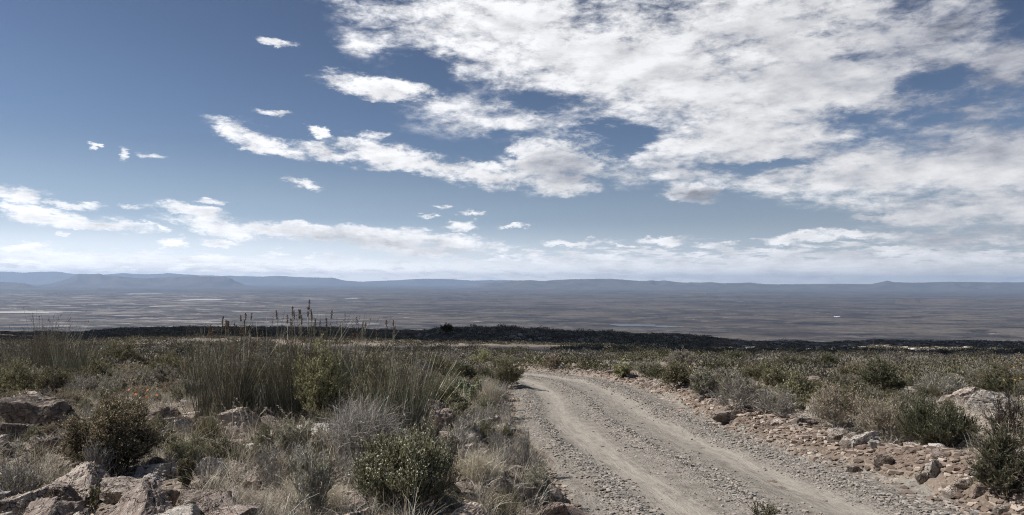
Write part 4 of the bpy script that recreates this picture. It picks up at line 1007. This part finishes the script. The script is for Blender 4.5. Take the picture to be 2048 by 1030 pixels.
scrub('scrub', 1500, lambda r0, n: ((lambda y: (r0.uniform(-.8, .1, n)*y, y))(r0.uniform(15, 34, n))), 130, .035, .24, .18, 'sage', 64)
scrub('scrub', 900, lambda r0, n: ((lambda y: (r0.uniform(-.8, .1, n)*y, y))(r0.uniform(13, 36, n))), 130, .035, .26, .2, 'olive', 69)
flush('scrub')

# ------------------------------------------------------------------ dry grass, litter, gravel: uncountable covers
def bare_ok(x, y, lo=.15):
    s_ = sdist(x, y); return np.abs(s_) > HW(y)+lo
def grass_cover(n, xr, yr, per, H, name, mk, seed, thr=-.1, wid=.004):
    global rng
    r0 = np.random.default_rng(seed); rng = r0
    x = r0.uniform(*xr, n); y = r0.uniform(*yr, n); k = bare_ok(x, y) & (fbm2(x/1.1, y/1.1, 3, seed) > thr)
    for a, b, wx, wy in ROCKS: k &= ~((np.abs(x-a) < wx*.95) & (y > b-wy-.45) & (y < b+wy*.6))
    s_ = sdist(x, y)-HW(y); k &= ~((s_ > 0) & (s_ < 1.6) & (y < 22)); k &= np.abs(x) < .8*y+1
    x, y = x[k], y[k]; z = T(x, y, road=False); n = len(x)*per; i = np.repeat(np.arange(len(x)), per)
    B = np.stack([x, y, z-.01], 1)[i]+r0.normal(size=(n, 3))*np.array([.035, .035, 0]); D = sph(n, R(62)); L = H*r0.uniform(.4, 1.1, n)[:, None]*np.repeat(r0.uniform(.5, 1.2, len(x)), per)[:, None]
    E = B+D*L; P = curve(B, E, 4, np.stack([-D[:, 0], -D[:, 1], 1.2+0*D[:, 0]], 1)*L*.2)
    v = ribbons(P, np.linspace(1, .3, 4)[None]*wid*r0.uniform(.6, 1.3, (n, 1)))
    COVER.setdefault('dry_grass', []).append((v[0], v[1], v[2], mk))
grass_cover(3200, (-10, .6), (4.3, 15), 14, .24, 'dry_grass', 'straw', 71)
grass_cover(3600, (-10, .6), (4.3, 15), 14, .22, 'dry_grass', 'grey', 72)
grass_cover(2600, (-10, .6), (4.3, 15), 14, .22, 'dry_grass', 'grassgreen', 73, 0)
grass_cover(2000, (-10, .6), (4.3, 15), 12, .20, 'dry_grass', 'sage', 77, 0, .007)
grass_cover(3600, (5, 22), (9, 26), 12, .30, 'dry_grass', 'grey', 74, -.05, .006)
grass_cover(1500, (5, 22), (9, 26), 12, .26, 'dry_grass', 'tan', 78, -.05, .006)
grass_cover(3200, (-20, -.5), (14, 34), 11, .28, 'dry_grass', 'straw', 75, -.05, .008)
grass_cover(2400, (-20, -.5), (14, 34), 11, .28, 'dry_grass', 'sage', 76, -.05, .008)
grass_cover(700, (-9, .4), (4.6, 12), 30, .42, 'dry_grass', 'straw', 171, 0, .0045)
grass_cover(500, (-9, .4), (4.6, 12), 30, .40, 'dry_grass', 'grey', 172, 0, .0045)
flush('dry_grass')
def litter():
    global rng
    r0 = np.random.default_rng(81); rng = r0; n = 26000
    x = r0.uniform(-10, 14, n); y = r0.uniform(4.2, 18, n); k = bare_ok(x, y, .1) & (np.abs(x) < .8*y+1); x, y = x[k], y[k]; n = len(x); z = T(x, y, road=False)
    a_ = r0.random(n)*6.28; L = r0.uniform(.02, .10, n); D = np.stack([np.cos(a_), np.sin(a_), r0.normal(size=n)*.12], 1)*L[:, None]
    P = curve(np.stack([x, y, z+.008], 1), np.stack([x, y, z+.012], 1)+D, 3, r0.normal(size=(n, 3))*.006)
    v = ribbons(P, np.full((n, 3), .0035)); tag(link('twig_litter', mesh('twig_litter', *v[:2], {'tint': v[2]}), M['grey']), kind='stuff')
litter()
GV = [rock_shape(400+i, 1, 9, 14) for i in range(24)]
def stone_mat(name, cols):
    m, n, b, out = mat_base(name)
    at = n.new('ShaderNodeAttribute', attribute_name='tint').outputs['Fac']
    cr = n.new('ShaderNodeValToRGB'); cr.color_ramp.interpolation = 'LINEAR'; n.l.new(at, cr.inputs[0])
    while len(cr.color_ramp.elements) < len(cols): cr.color_ramp.elements.new(.5)
    for i, c in enumerate(cols): cr.color_ramp.elements[i].position = i/(len(cols)-1); cr.color_ramp.elements[i].color = rgb(*c)
    n.l.new(cr.outputs[0], b.inputs['Base Color']); b.inputs['Roughness'].default_value = .9; return m
M['gravel'] = stone_mat('grey_gravel', [(.13,.12,.11), (.19,.175,.158), (.26,.24,.215), (.36,.33,.30), (.25,.21,.175)])
M['rubble'] = stone_mat('brown_rubble', [(.085,.063,.052), (.145,.110,.089), (.20,.155,.126), (.27,.22,.182), (.44,.38,.325)])
def stones(name, x, y, size, mk, seed, road=False):
    r0 = np.random.default_rng(seed); n = len(x)
    if road: s_ = sdist(x, y); z = road_z(s_, x, y)
    else: z = T(x, y, road=False)
    which = r0.integers(0, len(GV), n); Vs = []; Fs = []; Ts = []; off = 0
    for w_ in range(len(GV)):
        i = np.where(which == w_)[0]
        if not len(i): continue
        V0, F0 = GV[w_]; a_ = r0.random(len(i))*6.28; c_, s2 = np.cos(a_), np.sin(a_)
        sc3 = size[i][:, None]*np.stack([r0.uniform(.8, 1.3, len(i)), r0.uniform(.7, 1.1, len(i)), r0.uniform(.5, .85, len(i))], 1)
        q = V0[None]*sc3[:, None]
        V = np.stack([q[..., 0]*c_[:, None]-q[..., 1]*s2[:, None]+x[i][:, None], q[..., 0]*s2[:, None]+q[..., 1]*c_[:, None]+y[i][:, None], q[..., 2]+(z[i]+size[i]*.22)[:, None]], -1)
        Vs.append(V.reshape(-1, 3)); Fs.append((F0[None]+np.arange(len(i))[:, None, None]*len(V0)+off).reshape(-1, 3)); Ts.append(np.repeat(r0.random(len(i)), len(V0))); off += len(Vs[-1])
    COVER.setdefault('gravel', []).append((np.concatenate(Vs), np.concatenate(Fs), np.concatenate(Ts), mk))
def along(r0, n, v0, v1, sfun, p=1.0):
    v = v0+(v1-v0)*r0.random(n)**p; s_ = sfun(r0, n, v)
    cx_ = np.interp(v, sv, CL[:, 0]); cy_ = np.interp(v, sv, CL[:, 1]); nx = np.interp(v, sv, NR[:, 0]); ny = np.interp(v, sv, NR[:, 1])
    return cx_+nx*s_, cy_+ny*s_, s_
r0 = np.random.default_rng(91)
v7 = float(sv[np.argmin(np.abs(CL[:, 1]-4.5))]) ; v30 = v7+30
def windrow(r0, n, v):
    c = r0.integers(0, len(WR), n); cc = np.array([q[0] for q in WR])[c]; hh = np.array([q[1] for q in WR])[c]
    return cc+r0.normal(size=n)*hh*.7+np.interp(v, sv, fbm2(sv/3, sv*0+7, 3, 43)*.35)
x, y, s_ = along(r0, 26000, v7, v30, windrow, 1.5); stones('gravel', x, y, .006+.024*r0.random(len(x))**2.2, 'gravel', 92, True)
x, y, s_ = along(r0, 15000, v7, v30+4, lambda r, n, v: r.uniform(-2.1, 2.1, n), 1.5)
k = (fbm2(x/.8, y/.8, 3, 44)+r0.normal(size=len(x))*.15 > .0) & ((np.abs(s_+1.05) > .32) & (np.abs(s_-.85) > .32) | (r0.random(len(x)) < .12)); stones('gravel', x[k], y[k], .005+.026*r0.random(k.sum())**3.5, 'gravel', 93, True)
x, y, s_ = along(r0, 9000, v7, v30, lambda r, n, v: 2.0+np.abs(r.normal(size=n))*-.35+.2, 1.4); stones('gravel', x, y, .007+.032*r0.random(len(x))**2.5, 'gravel', 94)
x, y, s_ = along(r0, 24000, v7, v30+2, lambda r, n, v: 2.15+.75+r.normal(size=n)*.46, 1.4); stones('berm_rubble', x, y, .008+.06*r0.random(len(x))**3, 'rubble', 95)
x, y, s_ = along(r0, 12000, v7, v30-10, lambda r, n, v: r.uniform(2.8, 5.2, n), 1.3); stones('verge_gravel', x, y, .005+.028*r0.random(len(x))**3, 'gravel', 96)
x, y, s_ = along(r0, 8000, v7, v30+6, lambda r, n, v: -2.05-np.abs(r.normal(size=n))*.6, 1.3); stones('bank_rubble', x, y, .006+.04*r0.random(len(x))**3, 'rubble', 97)
x = r0.uniform(-9, 0, 14000); y = r0.uniform(4.3, 14, 14000); k = bare_ok(x, y, .2); stones('ground_rubble', x[k], y[k], .006+.035*r0.random(k.sum())**3.5, 'rubble', 98)

M['paleblock'] = stone_mat('pale_outcrop', [(.16,.13,.105), (.30,.25,.205), (.42,.37,.32), (.50,.46,.41)])
r0 = np.random.default_rng(55); yb = r0.uniform(70, 255, 16000); xb = r0.uniform(-.42, .80, 16000)*yb
k = (fbm2(xb/14, yb/22, 3, 57) > np.where(xb > .30*yb, -.02, np.where(yb < 125, .9, .2))-.1*(xb > .3*yb)) & (np.abs(sdist(xb, yb)) > 3); stones('brow_blocks', xb[k], yb[k], .10+.50*r0.random(k.sum())**3, 'paleblock', 56)
yb = r0.uniform(16, 60, 2600); xb = r0.uniform(-.8, .8, 2600)*yb; k = (np.abs(sdist(xb, yb)) > 3) & (fbm2(xb/4, yb/4, 2, 58) > .16) & (yb < 40); stones('brow_blocks', xb[k], yb[k], .05+.22*r0.random(k.sum())**3, 'paleblock', 59)
flush('gravel')
# countable stones on the banks
for (nm, n, v0_, v1_, sf, lab, grp, smin, smax, seed) in [
 ('stone', 135, v7, v30+2, lambda r, n, v: 2.75+r.normal(size=n)*.38+.3, 'loose red-brown to tan stone strewn along the berm on the right of the road', 'stones along the right berm', .05, .19, 1),
 ('stone', 60, v7, v30+6, lambda r, n, v: -2.2-np.abs(r.normal(size=n))*.5, 'loose tan stone strewn along the left bank of the road', 'stones along the left bank', .05, .19, 2),
 ('stone', 60, v7-1, v7+9, lambda r, n, v: -3.0-r.uniform(0, 7, n), 'loose sandstone piece on the ground between the foreground bushes', 'stones between the foreground bushes', .05, .26, 3),
 ('stone', 45, v30-8, v30+14, lambda r, n, v: 2.3+np.abs(r.normal(size=n))*.5, 'loose pale stone along the outer side of the road bend', 'stones round the outer bend', .06, .17, 4)]:
    r0 = np.random.default_rng(2000+seed); x, y, s_ = along(r0, n, v0_, v1_, sf, 1.2); z = T(x, y, road=False)
    for i in range(n):
        mk = ['r_tan', 'r_brown', 'r_white', 'r_tan', 'r_brown'][r0.integers(0, 5)]
        o = link(nm, rock_copy(STONE[r0.integers(0, 8)], mk)); q = smin+(smax-smin)*r0.random()**2
        o.scale = (q*r0.uniform(.8, 1.3), q, q*r0.uniform(.5, .9)); o.rotation_euler = (r0.normal()*.25, r0.normal()*.25, r0.random()*6.28)
        o.location = (x[i], y[i], z[i]+q*.2); tag(o, lab, 'stone', grp)

# ------------------------------------------------------------------ things far out on the plain
def sheet(name, px, py, wpx, hpx, mat, seed):
    x, y, d = hit(px, py); n = 48; an = np.arange(n)*2*math.pi/n
    top = ray(px, py-hpx/2); bot = ray(px, py+hpx/2); yt = top.y*(PLAIN/top.z); yb = bot.y*(PLAIN/bot.z)
    rx = wpx/F*y*.5; ry = abs(yt-yb)/2
    q = 1+fbm2(np.cos(an)*2+seed, np.sin(an)*2, 3, seed)*.7
    V = np.stack([x+np.cos(an)*rx*q, (yt+yb)/2+np.sin(an)*ry*q, np.full(n, 0.)], 1); V[:, 2] = T(V[:, 0], V[:, 1]).max()+3
    bm = bmesh.new(); bm.faces.new([bm.verts.new(v) for v in V]); me = bpy.data.meshes.new(name); bm.to_mesh(me); bm.free()
    if me.polygons[0].normal.z < 0: me.flip_normals()
    tag(link(name, me, mat), kind='structure')
m, n, b, out = mat_base('salt_pan_crust'); b.inputs['Base Color'].default_value = rgb(.36,.345,.33); PAN = m
m, n, b, out = mat_base('pond_water'); b.inputs['Base Color'].default_value = rgb(.05,.07,.09); b.inputs['Roughness'].default_value = .35; b.inputs['Specular IOR Level'].default_value = .12; WAT = m
sheet('salt_pan', 396, 600, 80, 3.5, PAN, 1); sheet('salt_pan', 705, 597, 22, 2, PAN, 2); sheet('salt_pan', 320, 613, 40, 2, PAN, 4); sheet('salt_pan', 60, 625, 150, 4, PAN, 5)
sheet('salt_pan', 285, 588, 60, 2, PAN, 6)
sheet('water', 1262, 651, 90, 5, WAT, 3); sheet('water', 1330, 653, 60, 3, WAT, 7)
m, n, b, out = mat_base('white_wall'); b.inputs['Base Color'].default_value = rgb(.8,.8,.8); WH = m
for (px, py) in [(1670,634), (1674,634.5), (1678,634)]:
    x, y, d = hit(px, py); bm = bmesh.new()
    for v in [(-14, -8, 0), (14, -8, 0), (14, 8, 0), (-14, 8, 0), (-14, -8, 9), (14, -8, 9), (14, 8, 9), (-14, 8, 9), (-14, 0, 15), (14, 0, 15)]: bm.verts.new(v)
    bm.verts.ensure_lookup_table()
    for f_ in [(0,1,5,4), (2,3,7,6), (4,5,9,8), (6,7,8,9), (0,4,8,7,3), (1,2,6,9,5)]: bm.faces.new([bm.verts[i] for i in f_])
    me = bpy.data.meshes.new('farm_shed'); bm.to_mesh(me); bm.free(); o = link('farm_shed', me, WH); o.location = (x, y, T1(x, y)); tag(o, 'tiny white farm shed far out on the plain at right', 'shed', 'white farm sheds on the plain')

# ------------------------------------------------------------------ the air between here and the mountains
def build_haze():
    bm = bmesh.new(); bmesh.ops.create_cube(bm, size=1)
    bmesh.ops.scale(bm, vec=(192000, 192000, 900+545), verts=bm.verts); bmesh.ops.translate(bm, vec=(0, 0, (900-545)/2), verts=bm.verts)
    me = bpy.data.meshes.new('haze'); bm.to_mesh(me); bm.free()
    m = bpy.data.materials.new('hazy_air'); m.use_nodes = True; n = NT(m.node_tree); n.n.clear()
    out = n.new('ShaderNodeOutputMaterial'); v = n.new('ShaderNodeVolumePrincipled')
    v.inputs['Color'].default_value = (.50, .67, .96, 1); v.inputs['Density'].default_value = HAZE; v.inputs['Anisotropy'].default_value = .2
    n.l.new(v.outputs[0], out.inputs['Volume']); m.cycles.homogeneous_volume = True
    tag(link('haze', me, m), kind='stuff')
HAZE = 1.7e-5
build_haze()
# unseen clouds added up to the left, shaped to shade the brow and mid-field
def build_shade_cloud(cx_, cy_, cz_, rx, ry, rz_, seed, lobes=9):
    r0 = np.random.default_rng(seed); D, Fc = ICO[5]; D = D/np.linalg.norm(D, axis=1, keepdims=True); parts = []
    for i in range(lobes):
        a_ = r0.random()*6.28; q = math.sqrt(r0.random())*.85 if i else 0; k = r0.uniform(.22, .40) if i else .36
        P = D*(1+.38*fbm3(D*1.8+i*5, 5, seed+i)[:, None])*np.array([rx*k, ry*k, rz_*k]); P[:, 2] = np.where(P[:, 2] < 0, P[:, 2]*.35, P[:, 2])
        parts.append((P+np.array([cx_+math.cos(a_)*q*rx, cy_+math.sin(a_)*q*ry, cz_]), Fc, np.zeros(len(P))))
    V, F2, A = cat(parts); m, n, b, out = mat_base('shade_cloud_white'); b.inputs['Base Color'].default_value = rgb(.9,.9,.9); b.inputs['Roughness'].default_value = 1
    tag(link('cloud', mesh('cloud', V, F2, None, True), m), kind='structure')  # added unseen cloud, there to cast shade on the ground
CH = 1250.0; off_ = CH/math.tan(SUN_EL)
build_shade_cloud(-85+math.sin(SUN_AZ)*off_, 240+math.cos(SUN_AZ)*off_, CH, 215, 175, 70, 5, 13)
build_shade_cloud(36+math.sin(SUN_AZ)*off_, 58+math.cos(SUN_AZ)*off_, CH, 66, 17, 14, 6, 14)  # second added cloud, a narrow strip sized to shade the mid-field
